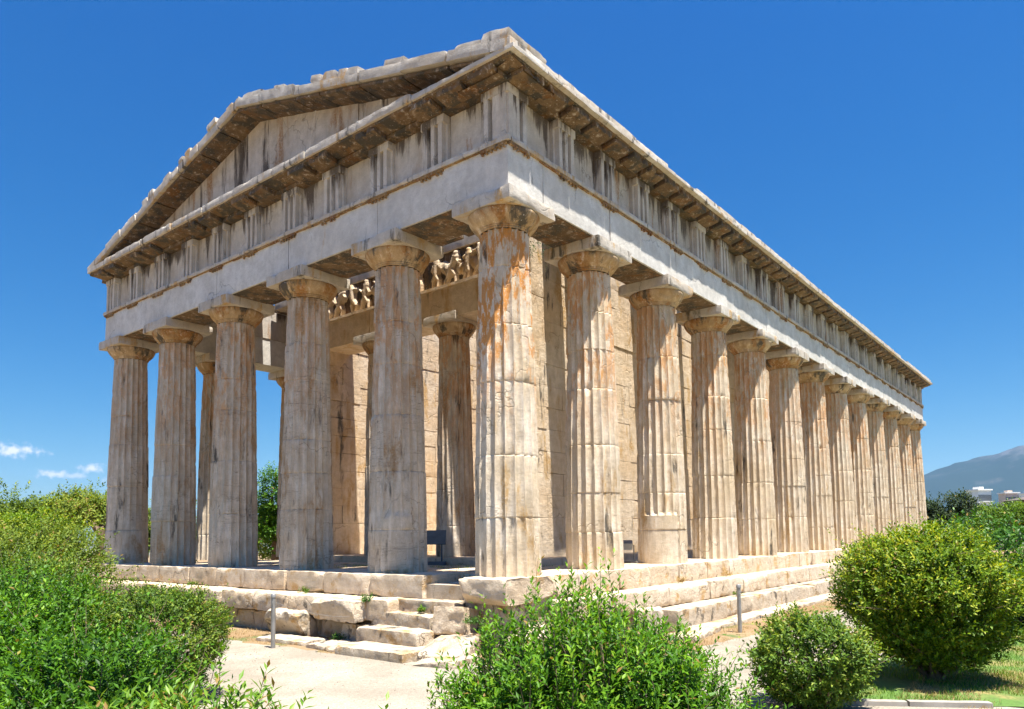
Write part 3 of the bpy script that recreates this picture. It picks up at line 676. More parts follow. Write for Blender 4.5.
# ceiling beams that survive over the side aisle
bm_ = MB()
for x0, x1 in ((4.25, 4.98), (5.10, 7.05), (8.15, 9.6), (10.9, 11.15), (11.9, 13.4), (14.3, 15.6), (16.6, 17.9), (18.9, 20.2), (21.2, 22.4), (23.4, 25)):
    bm_.rock((x0, .44, 7.34), (x1, 3.1, 7.49), .2, .03, .01, 3, int(x0 * 10))
part('ceiling_beam', bm_, M_SOFF_SHADE)
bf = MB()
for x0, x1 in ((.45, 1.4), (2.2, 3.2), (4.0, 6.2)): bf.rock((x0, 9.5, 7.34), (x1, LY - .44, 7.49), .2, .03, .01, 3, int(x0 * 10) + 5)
part('ceiling_beam', bf, M_SOFF_SHADE)
pc = MB()
for k, (y0, y1) in enumerate(((1.15, 2.6), (2.61, 3.9), (4.05, 5.3), (5.31, 6.6), (6.75, 8.0), (8.01, 8.8), (9.3, 10.2), (10.8, 12.1))):
    pc.rock((.43, y0, 7.36), (3.54, y1, 7.56), .2, .02, .01, 3, 90 + k)
part('porch_ceiling', pc, M_SOFF_SHADE)

# ------------------------------------------------------------------ loose stones, steps
ST = 'worn stone slabs leading up to the temple gap'
def stone(name, label, cat, lo, hi, rot, r, amp, seed, mat, group=None, step=.045, chip=2.0, tilt=0., cuts=8):
    lo, hi = np.array(lo, float), np.array(hi, float); c = (lo + hi) / 2; hf = (hi - lo) / 2; mb = MB()
    mb.rock(-hf, hf, step * .8, r * .45, amp * .7, 4.5, seed, rotz(rot) @ Matrix.Rotation(tilt, 4, 'X'), chip, cuts, (.62, .92) if name == 'boulder' else (.82, .97))
    o = link(name, mb.mesh(name, mat, 28), None, tuple(c)); return tag(o, label, cat, group)
a_st = math.radians(8)
stone('stone_step', 'lowest and longest stone step lying on the gravel in front of the temple gap', 'step', (-1.95, .22, -1.12), (-1.0, 1.62, -.93), 0, .03, .015, 1, M_ROUGH, ST)
stone('stone_step', 'second stone step up, thick pitted slab above the lowest one', 'step', (-1.42, .50, -.98), (-.7, 1.80, -.74), 0, .035, .02, 2, M_ROUGH, ST)
stone('stone_step', 'third stone step up, dark crusted slab beside the pale boulder', 'step', (-1.0, .66, -.80), (-.3, 1.95, -.545), 0, .04, .02, 3, M_ROUGH, ST)
stone('stone_step', 'topmost stone step at the foot of the gap in the temple platform', 'step', (-.78, .42, -.62), (.1, 1.98, -.36), 0, .04, .018, 4, M_ROUGH, ST)
BL = 'loose stones round the temple steps'
stone('boulder', 'smooth pale boulder right of the stone steps below the temple corner', 'boulder', (-1.05, -.02, -.80), (-.50, .62, -.36), .3, .16, .04, 5, M_STEP, BL, .035)
stone('boulder', 'low grey rough rock lying right beside the lower stone steps', 'boulder', (-1.65, -.30, -1.2), (-.75, .42, -.78), .5, .16, .06, 6, M_ROUGH, BL, .04)
stone('boulder', 'flat pale rock on the gravel right of the lowest stone step', 'boulder', (-1.95, -.55, -1.18), (-1.2, .15, -.97), .2, .10, .04, 7, M_ROUGH, BL)
stone('boulder', 'big broken block with a rounded nose left of the stone steps', 'boulder', (-1.30, 2.05, -.72), (-.75, 3.15, -.36), .0, .13, .05, 8, M_STEP, BL)
stone('boulder', 'rounded stone block resting under the step behind the left post', 'boulder', (-1.35, 3.45, -1.1), (-.85, 4.3, -.62), .1, .14, .05, 9, M_ROUGH, BL)
stone('boulder', 'rough ochre foundation stone in the shaded recess left of the steps', 'boulder', (-1.1, 1.98, -1.12), (-.72, 2.7, -.72), .0, .1, .05, 10, M_ROUGH, BL)
stone('flat_stone', 'flat paving stone set in the dry grass beside the left post', 'stone', (-1.75, 2.7, -1.12), (-1.25, 3.9, -1.0), .1, .05, .03, 11, M_ROUGH, BL)
stone('flat_stone', 'flat worn stone half buried between the steps and the flat paving stone', 'stone', (-1.8, 1.75, -1.12), (-1.2, 2.55, -1.0), -.1, .06, .03, 12, M_ROUGH, BL)
stone('boulder', 'rough broken block under the flank step right of the tall laurel', 'boulder', (1.9, -1.15, -1.12), (2.9, -.85, -.62), .05, .10, .05, 13, M_ROUGH, BL)
stone('flat_stone', 'thin flat slab lying in the grass at the start of the flank footing', 'stone', (1.9, -2.0, -1.14), (3.3, -1.5, -.98), .15, .05, .03, 14, M_ROUGH, BL)
stone('boulder', 'pale rock close under the temple corner half hidden by laurel shoots', 'boulder', (-.95, -1.05, -1.1), (.1, -.6, -.66), -.1, .12, .05, 15, M_STEP, BL)

# ------------------------------------------------------------------ posts, wire, board, lamp
M_POST = simple('galvanised post steel', (.30, .29, .27), .5, .5)
def post(at, label, h=.82):
    o = empty('fence_post', at, label, 'post', 'thin posts of the wire barrier')
    MB().tube([(at[0], at[1], GZ - .1), (at[0], at[1], GZ + h - .06)], .034, 14).build('pole', M_POST, o, 40)
    V, F = lathe([(.001, GZ + h), (.03, GZ + h - .004), (.041, GZ + h - .02), (.041, GZ + h - .06), (.034, GZ + h - .065), (.03, GZ + h - .066)], 14, 1, .0); V = V + np.array([at[0], at[1], 0])
    MB().add(V, [f[::-1] for f in F]).build('cap', M_POST, o, 40)
    MB().tube([(at[0] - .03, at[1] - .03, GZ + h - .13), (at[0] - .06, at[1] - .06, GZ + h - .13)], .008, 8).build('ring', M_POST, o, 40)
post((-2.13, 2.86, GZ), 'grey metal barrier post standing on gravel left of the stone steps')
post((3.35, -2.22, GZ), 'grey metal barrier post in dry grass by the long side of the temple', .79)
M_WIRE = simple('dull steel wire', (.13, .12, .11), .7)
def wire(label, p, q, sag):
    p, q = Vector(p), Vector(q); pts = [p.lerp(q, t) - Vector((0, 0, sag * 4 * t * (1 - t))) for t in np.linspace(0, 1, 15)]
    tag(MB().tube(pts, .0035, 6).build('barrier_wire', M_WIRE, None, 60), label, 'wire', 'barrier wires')
wire('thin barrier wire sagging from the left post to the broken block by the steps', (-2.13, 2.82, -.36), (-1.28, 2.1, -.62), .06)
wire('thin barrier wire running from the right post along the temple side', (3.38, -2.22, -.39), (9.5, -2.05, -.42), .10)
M_SIGN = simple('slate grey painted metal', (.10, .12, .14), .9, .0)
def board():
    x, y, z = 3.2, 4.82, -.06
    o = empty('information_board', (x, y, z), 'slate grey sloping information board on thin legs inside the porch', 'board')
    M = Matrix.Translation((x, y, z + .62)) @ rotz(math.radians(38)) @ Matrix.Rotation(math.radians(-68), 4, 'Y')
    MB().rock((-.17, -.34, -.015), (.17, .34, .015), .1, .006, 0, 3, 1, M).build('panel', M_SIGN, o, 40)
    MB().rock((-.005, -.345, .016), (.012, .345, .022), .1, .003, 0, 3, 1, M).build('rail', M_SIGN, o, 40)
    for s in (-.24, .24):
        p = Vector((x, y, 0)) + rotz(math.radians(38)) @ Vector((.02, s, 0)); MB().tube([(p.x, p.y, z), (p.x, p.y, z + .6)], .018, 10).build('leg', M_SIGN, o, 40)
    MB().rock((-.16, -.34, 0), (.16, .34, .08), .1, .01, 0, 3, 1, Matrix.Translation((x, y, z)) @ rotz(math.radians(38))).build('base', M_SIGN, o, 40)
board()
def lamp():
    x, y, z = 5.75, 1.25, -.06; M_L = simple('grey lamp housing', (.24, .23, .20), .5, .2)
    o = empty('floodlight', (x, y, z), 'small grey floodlight on a short stand between the second and third side columns', 'lamp')
    M = Matrix.Translation((x, y, z + .40)) @ rotz(.6) @ Matrix.Rotation(-.5, 4, 'Y')
    hd = MB().rock((-.07, -.11, -.09), (.07, .11, .09), .05, .02, 0, 3, 1, M).build('housing', M_L, o, 40)
    MB().rock((-.085, -.10, -.08), (-.072, .10, .08), .1, .004, 0, 3, 1, M).build('lens', simple('lamp glass', (.5, .52, .5), .1), hd, 40)
    for s in (-1, 1): MB().tube([(x + .1 * s, y - .1 * s, z + .01), (x + .1 * s, y - .1 * s, z + .40)], .014, 8).build('bracket', M_L, o, 40)
    MB().rock((x - .16, y - .16, z), (x + .16, y + .16, z + .05), .1, .01, 0, 3, 1).build('base', M_L, o, 40)
lamp()

# ------------------------------------------------------------------ vegetation
def unit(v): return v / (np.linalg.norm(v, axis=-1, keepdims=True) + 1e-9)
def leaf_mesh(name, B, D, Nn, ln, wd, tint, mat):
    """B base, D direction, Nn normal, ln length, wd width: one folded leaf of two quads each"""
    n = len(B); side = unit(np.cross(D, Nn)); ln = ln[:, None]; wd = wd[:, None]
    nn = np.cross(side, D)
    m1 = B + D * ln * .38 - nn * wd * .10; tip = B + D * ln - nn * ln * .10
    l1 = B + D * ln * .45 + side * wd * .5 + nn * wd * .10; r1 = B + D * ln * .45 - side * wd * .5 + nn * wd * .10
    V = np.stack([B, l1, tip, r1, m1], 1).reshape(-1, 3)
    me = bpy.data.meshes.new(name); me.vertices.add(len(V)); me.vertices.foreach_set('co', V.ravel())
    base = np.arange(n)[:, None] * 5
    loops = (base + np.array([[0, 4, 2, 1, 0, 3, 2, 4]])).ravel()
    me.loops.add(len(loops)); me.loops.foreach_set('vertex_index', loops.astype(np.int32))
    me.polygons.add(2 * n); me.polygons.foreach_set('loop_start', np.arange(2 * n, dtype=np.int32) * 4); me.polygons.foreach_set('loop_total', np.full(2 * n, 4, np.int32))
    at = me.attributes.new('tint', 'FLOAT', 'POINT'); at.data.foreach_set('value', np.repeat(tint, 5).astype(np.float32))
    me.update(calc_edges=True); me.materials.append(mat); me.validate(); return me
def shoots(R, O, D, L, nl, ll, lw, tint0, tv):
    """leafy shoots: O origins, D directions, L lengths; nl leaves each"""
    n = len(O); t = (np.arange(nl) + .5) / nl; t = t[None, :] + R.uniform(-.3 / nl, .3 / nl, (n, nl))
    a = unit(np.cross(D, np.where(np.abs(D[:, 2:3]) < .9, [[0, 0, 1.]], [[1., 0, 0]]))); b = np.cross(D, a)
    an = np.arange(nl)[None, :] * 2.4 + R.uniform(0, 6.28, (n, 1))
    rad = a[:, None] * np.cos(an)[..., None] + b[:, None] * np.sin(an)[..., None]
    bend = R.normal(0, .12, (n, 1, 3)) * L[:, None, None]
    P = O[:, None] + D[:, None] * (t * L[:, None])[..., None] + bend * (t ** 2)[..., None]
    ld_ = unit(D[:, None] * (.45 + .5 * t[..., None]) + rad * .8 + R.normal(0, .18, (n, nl, 3)))
    nr = unit(D[:, None] * .9 - rad * .35 + np.array([0, 0, .5]) + R.normal(0, .15, (n, nl, 3)))
    ls = ll * (1.1 - .45 * np.abs(t - .45)) * R.uniform(.75, 1.2, (n, nl))
    ti = np.clip(tint0[:, None] + .25 * (t - .5) + R.normal(0, tv, (n, nl)), 0, 1)
    return P.reshape(-1, 3), ld_.reshape(-1, 3), nr.reshape(-1, 3), ls.ravel(), (ls * lw).ravel(), ti.ravel()
def crown_points(R, c, rad, n, rough, seed, inner=.55, zmin=GZ + .02, freq=2.2):
    d = unit(R.normal(0, 1, (n, 3))); rr_ = R.uniform(inner ** 2, 1, n) ** .5
    k = 1 + rough * fbm(d, freq, seed, 3) * 2
    P = np.array(c) + d * np.array(rad) * (rr_ * k)[:, None]; keep = P[:, 2] > zmin
    return P[keep], d[keep], rr_[keep]
M_BARK = simple('grey brown bark', (.16, .11, .07), .9, 0, .3, 20)
def shrub(name, label, cat, lobes, n, ll, lw, sl, nl, mat, group=None, up=.55, rough=.2, seed=1, stems=14, base=None, tint=.45, tv=.16, extra=None, inner=.6, srad=.016, thing_base=None, freq=2.2, zmin=GZ+.02, long=.09):
    R = np.random.default_rng(seed); O = []; D = []; T = []
    vol = np.array([l[1][0] * l[1][1] * l[1][2] for l in lobes]) ** (2 / 3); vol /= vol.sum()
    for (c, rad), w in zip(lobes, vol):
        P, d, rr_ = crown_points(R, c, rad, int(n * w), rough, seed, inner, zmin, freq)
        O.append(P); D.append(unit(d * np.array([.8, .8, .6]) + np.array([0, 0, up]) + R.normal(0, .3, d.shape))); T.append(np.clip(tint + .34 * fbm(P, 2.4, seed + 4) + R.normal(0, .06, len(P)), 0, 1))
    O = np.concatenate(O); D = np.concatenate(D); T = np.concatenate(T); L = sl * R.uniform(.6, 1.3, len(O)); lg = R.uniform(0, 1, len(O)) < long; L = L * np.where(lg, 1.9, 1)
    O = O - D * (sl * .6 * R.uniform(.5, 1.3, len(O)))[:, None]
    parts = [shoots(R, O, D, L, nl, ll, lw, T, tv)]
    if extra is not None: parts.append(shoots(R, *extra, ll, lw, np.full(len(extra[0]), tint + .1), tv))
    B, Dd, Nn, l, w, t = [np.concatenate(x) for x in zip(*parts)]
    c0 = np.array(base if base is not None else lobes[0][0], float); bz = thing_base if thing_base is not None else GZ
    root = empty(name, (c0[0], c0[1], bz), label, cat, group)
    link('foliage', leaf_mesh('foliage', B, Dd, Nn, l, w, t, mat), root)
    st = MB(); idx = R.choice(len(O), min(stems, len(O)), False)
    for i in idx:
        p0 = Vector((c0[0] + R.normal(0, .05), c0[1] + R.normal(0, .05), bz - .05)); p3 = Vector(O[i]); mid = p0.lerp(p3, .5) + Vector((R.normal(0, .06), R.normal(0, .06), .12 * (p3 - p0).length * .5)); mid.z = max(mid.z, bz + .03)
        pts = [p0, p0.lerp(mid, .5), mid, mid.lerp(p3, .5), p3]; st.tube([tuple(p) for p in pts], [srad, srad * .85, srad * .65, srad * .45, srad * .2], 6)
    if extra is not None:
        for o_, d_, L_ in list(zip(*extra[:3]))[:80]: st.tube([tuple(o_ - d_ * .25), tuple(o_), tuple(o_ + d_ * L_ * .9)], [.0035, .003, .0015], 5)
    for i in np.nonzero(lg)[0]: st.tube([tuple(O[i]), tuple(O[i] + D[i] * L[i] * .5), tuple(O[i] + D[i] * L[i] * .93)], [.003, .0022, .001], 4, False)
    if stems: st.build('stems', M_BARK, root, 60)
    return root
G_LAUREL = leafmat('glossy laurel leaves', (.020, .065, .005), (.072, .190, .008), (.21, .36, .018), .30, .48)
G_MYRT = leafmat('small myrtle leaves', (.030, .070, .010), (.095, .175, .016), (.28, .33, .03), .28, .5)
G_GOLD = leafmat('yellow green shrub leaves', (.036, .085, .006), (.140, .235, .009), (.42, .42, .02), .32, .5)
G_DARK = leafmat('dark green leaves', (.014, .048, .008), (.045, .130, .014), (.13, .25, .03), .26, .45)
G_BROAD = leafmat('broad light leaves', (.045, .11, .012), (.10, .21, .018), (.20, .32, .04), .3, .42)
G_TREE = leafmat('tree leaves', (.045, .085, .012), (.125, .19, .020), (.27, .31, .035), .3, .6)
G_FAR = leafmat('dark tree leaves', (.018, .035, .014), (.040, .070, .022), (.075, .10, .03), .2, .6)
# tall laurel in the middle of the foreground with long upright shoots
R = np.random.default_rng(91)
n_ex = 95; ea = R.uniform(0, 6.28, n_ex); er = R.uniform(0, 1, n_ex) ** .6
eo = np.stack([-4.02 + er * np.cos(ea) * .85, -3.95 + er * np.sin(ea) * .85, .02 - .45 * er ** 2 + R.uniform(-.12, .05, n_ex)], 1); ed = unit(np.stack([R.normal(0, .22, n_ex), R.normal(0, .22, n_ex), np.ones(n_ex)], 1)); eL = R.uniform(.16, .42, n_ex); eL[:3] = .60
shrub('laurel_shrub', 'bright green glossy laurel with long upright shoots in the middle foreground', 'shrub', [((-4.02, -3.92, -.74), (.98, .98, .76)), ((-3.72, -4.25, -.78), (.85, .85, .70)), ((-4.35, -3.62, -.90), (.72, .72, .60))], 5000, .060, .36, .22, 13, G_LAUREL, None, .9, .22, 91, 30, None, .5, .18, (eo, ed, eL, 20), .5)
shrub('clipped_shrub', 'small round clipped shrub with bare twigs showing at the right of the foreground', 'shrub', [((-1.38, -4.83, -.60), (.56, .56, .45))], 1700, .045, .5, .14, 11, G_MYRT, None, .5, .14, 92, 46, (-1.38, -4.83, 0), .52, .17, None, .66, .014, long=.02)
shrub('golden_shrub', 'large mounded yellow green shrub on the lawn at the right', 'shrub', [((.75, -5.45, -.05), (.95, .98, .66)), ((.60, -5.35, .15), (.62, .6, .46)), ((.8, -5.5, -.5), (.75, .75, .42))], 7000, .052, .42, .17, 11, G_GOLD, None, .6, .16, 93, 60, (.75, -5.45, 0), .44, .24, None, .64, .02, long=.03)
shrub('dark_shrub', 'dark green leafy shrub behind the yellow green one at the right edge', 'shrub', [((6.5, -5.25, -.14), (1.1, 1.15, .96)), ((7.4, -6.5, -.68), (1.25, 1.25, .85))], 2300, .085, .5, .22, 10, G_DARK, None, .5, .16, 94, 40, None, .5, .18)
shrub('round_shrub', 'rounded fine leaved shrub on the gravel left of the barrier post', 'shrub', [((-4.95, .62, -.40), (.70, .70, .58))], 2900, .034, .5, .12, 12, G_MYRT, None, .5, .14, 95, 34, (-4.95, .62, 0), .5, .18, None, .64, .012, long=.03)
HG = 'shrubs of the left hedge'
shrub('hedge_shrub', 'nearest green hedge shrub filling the lower left of the picture', 'shrub', [((-6.55, -1.55, -.66), (.75, .85, .68)), ((-6.95, -2.0, -.8), (.6, .6, .5)), ((-6.2, -1.0, -.88), (.7, .7, .48))], 4200, .052, .42, .18, 12, G_LAUREL, HG, .6, .22, 96, 30, None, .34, .2)
shrub('hedge_shrub', 'bright green spreading shrub behind the nearest hedge shrub', 'shrub', [((-5.95, 1.4, -.42), (.95, 1.0, .74)), ((-6.5, .6, -.58), (.9, .9, .64)), ((-5.6, 2.3, -.72), (.7, .75, .52))], 4200, .055, .45, .18, 11, G_LAUREL, HG, .5, .2, 97, 30, None, .38, .2)
shrub('hedge_shrub', 'loose pale twigged shrub left of the far front column base', 'shrub', [((-4.95, 4.2, -.30), (.9, 1.1, .80)), ((-5.2, 4.9, -.5), (.8, .9, .6)), ((-5.4, 4.0, -.38), (1.0, 1.1, .80))], 3800, .055, .45, .2, 10, G_MYRT, HG, .6, .22, 98, 30, None, .38, .2)
shrub('hedge_shrub', 'yellowish bushy shrub below the trees at the left edge', 'shrub', [((-3.9, 9.2, -.22), (1.5, 1.6, 1.1)), ((-2.7, 9.9, -.05), (1.2, 1.4, 1.1)), ((-4.9, 8.6, -.25), (1.4, 1.5, 1.05))], 4200, .075, .48, .25, 10, G_TREE, HG, .5, .22, 99, 30, None, .45, .2)
shrub('broadleaf_plant', 'low plant with broad light green leaves at the bottom left', 'plant', [((-6.62, -3.42, -.42), (.42, .46, .24)), ((-6.9, -3.1, -.47), (.35, .35, .24))], 260, .070, .32, .16, 10, G_BROAD, None, 1.3, .2, 101, 8, None, .55, .2)
shrub('broadleaf_plant', 'small sprig of narrow leaves at the bottom edge left of the laurel', 'plant', [((-6.08, -3.95, -.50), (.34, .18, .16))], 34, .07, .28, .14, 9, G_BROAD, None, 1.4, .2, 102, 4, None, .4, .2)
def tree(label, x, y, h, crown, n, leaf, mat, seed, group, tint=.45, base=None, rough=.25):
    bz = float(ground_z(np.array(x * 1.), np.array(y * 1.))) if base is None else base
    R = np.random.default_rng(seed); lobes = [((x, y, bz + h - crown[2]), crown)]
    for k in range(7):
        a = R.uniform(0, 6.28); q = R.uniform(.45, .8); s = R.uniform(.35, .55)
        lobes.append(((x + crown[0] * q * math.cos(a), y + crown[1] * q * math.sin(a), bz + h - crown[2] + crown[2] * R.uniform(-.45, .5)), tuple(c * s for c in crown)))
    O = []; D = []; T = []
    for c, rad in lobes:
        P, d, rr_ = crown_points(R, c, rad, n // 8, rough, seed, .55, bz + .4, 2.6); O.append(P); D.append(unit(d + np.array([0, 0, .5]) + R.normal(0, .35, d.shape))); T.append(np.clip(tint + .3 * fbm(P, 1.2, seed + 4) + R.normal(0, .08, len(P)), 0, 1))
    O = np.concatenate(O); D = np.concatenate(D); T = np.concatenate(T); L = leaf * 3.2 * R.uniform(.6, 1.3, len(O))
    B, Dd, Nn, l, w, t = shoots(R, O - D * (L * .5)[:, None], D, L, 8, leaf, .5, T, .16)
    root = empty('tree', (x, y, bz), label, 'tree', group)
    link('crown', leaf_mesh('crown', B, Dd, Nn, l, w, t, mat), root)
    tr = MB(); r0 = .05 * h; top = Vector((x + R.normal(0, .1), y + R.normal(0, .1), bz + h * .55)); tr.tube([(x, y, bz - .2), (x + .05, y, bz + h * .25), tuple(top)], [r0, r0 * .75, r0 * .5], 10)
    for c, rad in lobes[1:]: tr.tube([tuple(top - Vector((0, 0, h * .12))), tuple(top.lerp(Vector(c), .5) + Vector((0, 0, .1))), c], [r0 * .45, r0 * .3, r0 * .1], 7)
    tr.build('trunk', M_BARK, root, 60)
TG = 'trees beyond the temple at the left'
tree('darker full tree at the far left edge under the long cloud', .9, 25.6, 3.9, (2.3, 2.0, 1.5), 3000, .13, G_TREE, 201, TG, .35)
tree('open yellow green tree right of a gap of sky near the far column', 3.4, 22.6, 3.75, (1.7, 1.6, 1.2), 1900, .12, G_TREE, 202, TG, .6, rough=.32)
tree('low bushy tree in the dip between two taller trees', .2, 20.0, 2.7, (2.4, 2.0, 1.2), 2400, .11, G_GOLD, 203, TG, .45)
tree('bushy tree showing between the two leftmost columns', 5.8, 21.0, 3.2, (1.6, 1.6, 1.3), 1700, .11, G_TREE, 204, TG, .5)
tree('bushy tree between the second and third columns from the left', 8.5, 20.6, 3.0, (1.6, 1.6, 1.3), 1700, .11, G_TREE, 205, TG, .5)
tree('bright green slender tree seen between the third and fourth front columns', 7.7, 17.6, 4.4, (.95, .95, 1.9), 2600, .09, G_LAUREL, 206, TG, .5)
TR = 'trees in the distance at the right'
tree('dark rounded tree right of the last side column before the mountain', 42.6, .9, 3.75, (1.35, 1.5, 1.3), 1800, .17, G_FAR, 211, TR, .45)
tree('olive green low tree crown below the white apartment block', 62, -1.3, 3.6, (4.5, 3.4, 1.7), 2600, .2, G_GOLD, 212, TR, .3)
tree('dark green tree at the right edge beside the red roof', 72, -10.5, 4.2, (4.0, 3.0, 2.0), 2400, .22, G_FAR, 213, TR, .7)

# weeds and grass ---------------------------------------------------
def blades(name, P, h, w, mat, seed, lean=.35):
    R = np.random.default_rng(seed); n = len(P); D = unit(np.concatenate([R.normal(0, lean, (n, 2)), np.ones((n, 1))], 1)); Nn = unit(np.concatenate([R.normal(0, 1, (n, 2)), np.full((n, 1), .3)], 1))
    return leaf_mesh(name, P, D, Nn, h * R.uniform(.5, 1.3, n), np.full(n, w), np.clip(R.normal(.5, .22, n), 0, 1), mat)
G_GRASS = leafmat('fresh grass', (.06, .13, .015), (.13, .26, .02), (.30, .36, .05), .3, .6)
G_DRY = leafmat('dry grass', (.26, .17, .07), (.40, .28, .13), (.50, .38, .20), .25, .8)
R = np.random.default_rng(55)
P = np.stack([R.uniform(-1.2, 9, 50000), R.uniform(-9, -4.75, 50000), np.full(50000, GZ)], 1); P = P[(fbm(P, 1.2, 8) > -.3) & (P[:, 0] > -1.06 - .58 * (P[:, 1] + 4.88))]
tag(link('lawn_grass', blades('lawn_grass', P, .06, .006, G_GRASS, 1)), 'green lawn grass growing at the lower right', 'grass', None, 'stuff')
P = np.concatenate([np.stack([R.uniform(1.2, 22, 16000), R.uniform(-2.55, -1.45, 16000), np.full(16000, GZ - .02)], 1), np.stack([R.uniform(-2.0, -1.0, 9000), R.uniform(.0, 12, 9000), np.full(9000, GZ - .02)], 1), np.stack([R.uniform(-.6, 2, 5000), R.uniform(-6.6, -5.35, 5000), np.full(5000, GZ)], 1)])
P = P[fbm(P, 1.6, 18) > -.1]
tag(link('dry_grass', blades('dry_grass', P, .055, .005, G_DRY, 2, .6)), 'straw coloured dry grass along the foot of the temple', 'grass', None, 'stuff')
P = np.stack([R.uniform(.6, 7, 16000), R.uniform(.7, 11.8, 16000), np.full(16000, -.12)], 1); P = P[fbm(P, 1.1, 28) > .08]
tag(link('floor_grass', blades('floor_grass', P, .10, .009, G_GRASS, 3, .5)), 'green weeds growing on the temple floor', 'grass', None, 'stuff')
def pebbles():
    R = np.random.default_rng(66); n = 15000; P = np.stack([R.uniform(-5.5, 8, n), R.uniform(-4.8, 6, n)], 1)
    d = np.where(P[:, 1] > 0, P[:, 0] < -1.95, (P[:, 1] < -2.3) | (P[:, 0] < -1.6)); P = P[d]; n = len(P); r = .004 + .012 * R.uniform(0, 1, n) ** 4
    o = np.array([(1, 0, 0), (0, 1, 0), (-1, 0, 0), (0, -1, 0), (0, 0, 1)], float); an = R.uniform(0, 6.28, n)
    V = o[None] * (r[:, None] * R.uniform(.6, 1.3, (n, 5)))[..., None]; c_, s_ = np.cos(an)[:, None], np.sin(an)[:, None]
    V = np.stack([V[..., 0] * c_ - V[..., 1] * s_ + P[:, :1], V[..., 0] * s_ + V[..., 1] * c_ + P[:, 1:], V[..., 2] * .8 + GZ + .001], -1)
    f = np.array([(0, 1, 4), (1, 2, 4), (2, 3, 4), (3, 0, 4)]); F = (np.arange(n)[:, None, None] * 5 + f[None]).reshape(-1, 3)
    tag(MB().add(V, F.tolist()).build('gravel', simple('grey brown pebbles', (.24, .19, .14), .9, 0, .5, 9)), 'scattered small grey brown pebbles on the pale path', 'gravel', None, 'stuff')
pebbles()
WG = 'weeds on the temple steps'
def weed(label, p, s, seed, mat=None, n=26, hang=False):
    R = np.random.default_rng(seed); O = np.array(p) + R.normal(0, s * .25, (n, 3)) * np.array([1, 1, .15]); D = unit(np.stack([R.normal(0, .7, n), R.normal(0, .7, n), np.full(n, -.9 if hang else .8)], 1))
    B, Dd, Nn, l, w, t = shoots(R, O, D, s * R.uniform(.4, 1, n), 9, .035, .45, np.full(n, .45), .2)
    tag(link('weed', leaf_mesh('weed', B, Dd, Nn, l, w, t, mat or G_MYRT)), label, 'weed', WG if not hang else None)
weed('green weed in the step crack below the second front column', (-1.03, 2.02, -.40), .16, 1, G_DARK, 30)
weed('small weed tuft on the step below the fourth front column', (-.72, 4.0, -.36), .12, 2, G_MYRT)
weed('tiny green weed under the fifth front column', (-.72, 7.9, -.36), .13, 3)
weed('tiny weed on the step near the far front corner', (-.72, 10.6, -.36), .12, 4)
weed('green weed beside the topmost stone step', (-.82, 1.0, -.52), .10, 5, G_GRASS)
weed('leafy weed in the cleft right of the pale boulder', (-.9, -.1, -.62), .2, 6, G_DARK, 34)
weed('brown green tuft on the flank step below the third side column', (4.3, -.72, -.33), .14, 7, G_DRY)
weed('brownish tuft on the flank step below the fourth side column', (6.5, -.72, -.33), .15, 8, G_DRY)
weed('dry tuft at the foot of the flank steps near the right post', (5.9, -1.15, -.67), .14, 9)
weed('low weeds at the start of the flank footing', (2.6, -1.5, -1.02), .26, 10, G_GRASS, 40)
weed('weed patch in the shaded recess left of the stone steps', (-1.2, 2.5, -1.02), .18, 12, G_DARK, 34)
weed('green plant hanging from the wall top beside the corner column', (3.72, 2.36, 6.9), .75, 11, G_DARK, 46, True)

# ------------------------------------------------------------------ far town and mountain
M_W = simple('white render', (.72, .70, .66), .8, 0, .06); M_T = simple('terracotta roof', (.42, .20, .11), .8, 0, .2, 3); M_G = simple('dark window', (.07, .08, .09), .2); M_B = simple('brown timber', (.10, .08, .06), .8); M_PK = simple('pink render', (.55, .42, .33), .8)
def building(label, x, y, w, d, z1, rot, floors, wallm, roofm, hip=0., base=-25, wing=None):
    o = empty('building', (x, y, base), label, 'building', 'buildings of the town beyond the temple'); M = Matrix.Translation((x, y, 0)) @ rotz(rot)
    tr = lambda b: (np.array(b.V[-1]) @ np.array(M.to_3x3()).T + np.array(M.translation))
    def bx(lo, hi):
        b = MB().box(lo, hi); b.V[-1] = tr(b); return b
    bx((-d/2, -w/2, base), (d/2, w/2, z1)).build('wall', wallm, o)
    if hip:
        b = MB().add([(-d/2-.4, -w/2-.4, z1), (d/2+.4, -w/2-.4, z1), (d/2+.4, w/2+.4, z1), (-d/2-.4, w/2+.4, z1), (0, -w/4, z1+hip), (0, w/4, z1+hip)], [(0,1,4),(1,2,5,4),(2,3,5),(3,0,4,5),(0,3,2,1)]); b.V[-1] = tr(b); b.build('roof', roofm, o)
    else:
        bx((-d/2-.3, -w/2-.3, z1), (d/2+.3, w/2+.3, z1+.35)).build('roof', roofm, o)
        bx((-d/4, -w/6, z1+.36), (d/4, w/5, z1+.36+w*.16)).build('roof_house', wallm, o)
    fh = 3.0
    for k in range(floors):
        z = z1 - 2.3 - k * fh
        bx((-d/2-1.1, -w/2+.3, z-.85), (-d/2-.002, w/2-.3, z-.65)).build('balcony', wallm, o)
        nw = max(3, int(w / 3.2))
        for q in range(nw):
            yy = -w/2 + (q + .5) * w / nw; bx((-d/2-.05, yy-.7, z-.6), (-d/2-.003, yy+.7, z+1.1)).build('window', M_G, o)
            
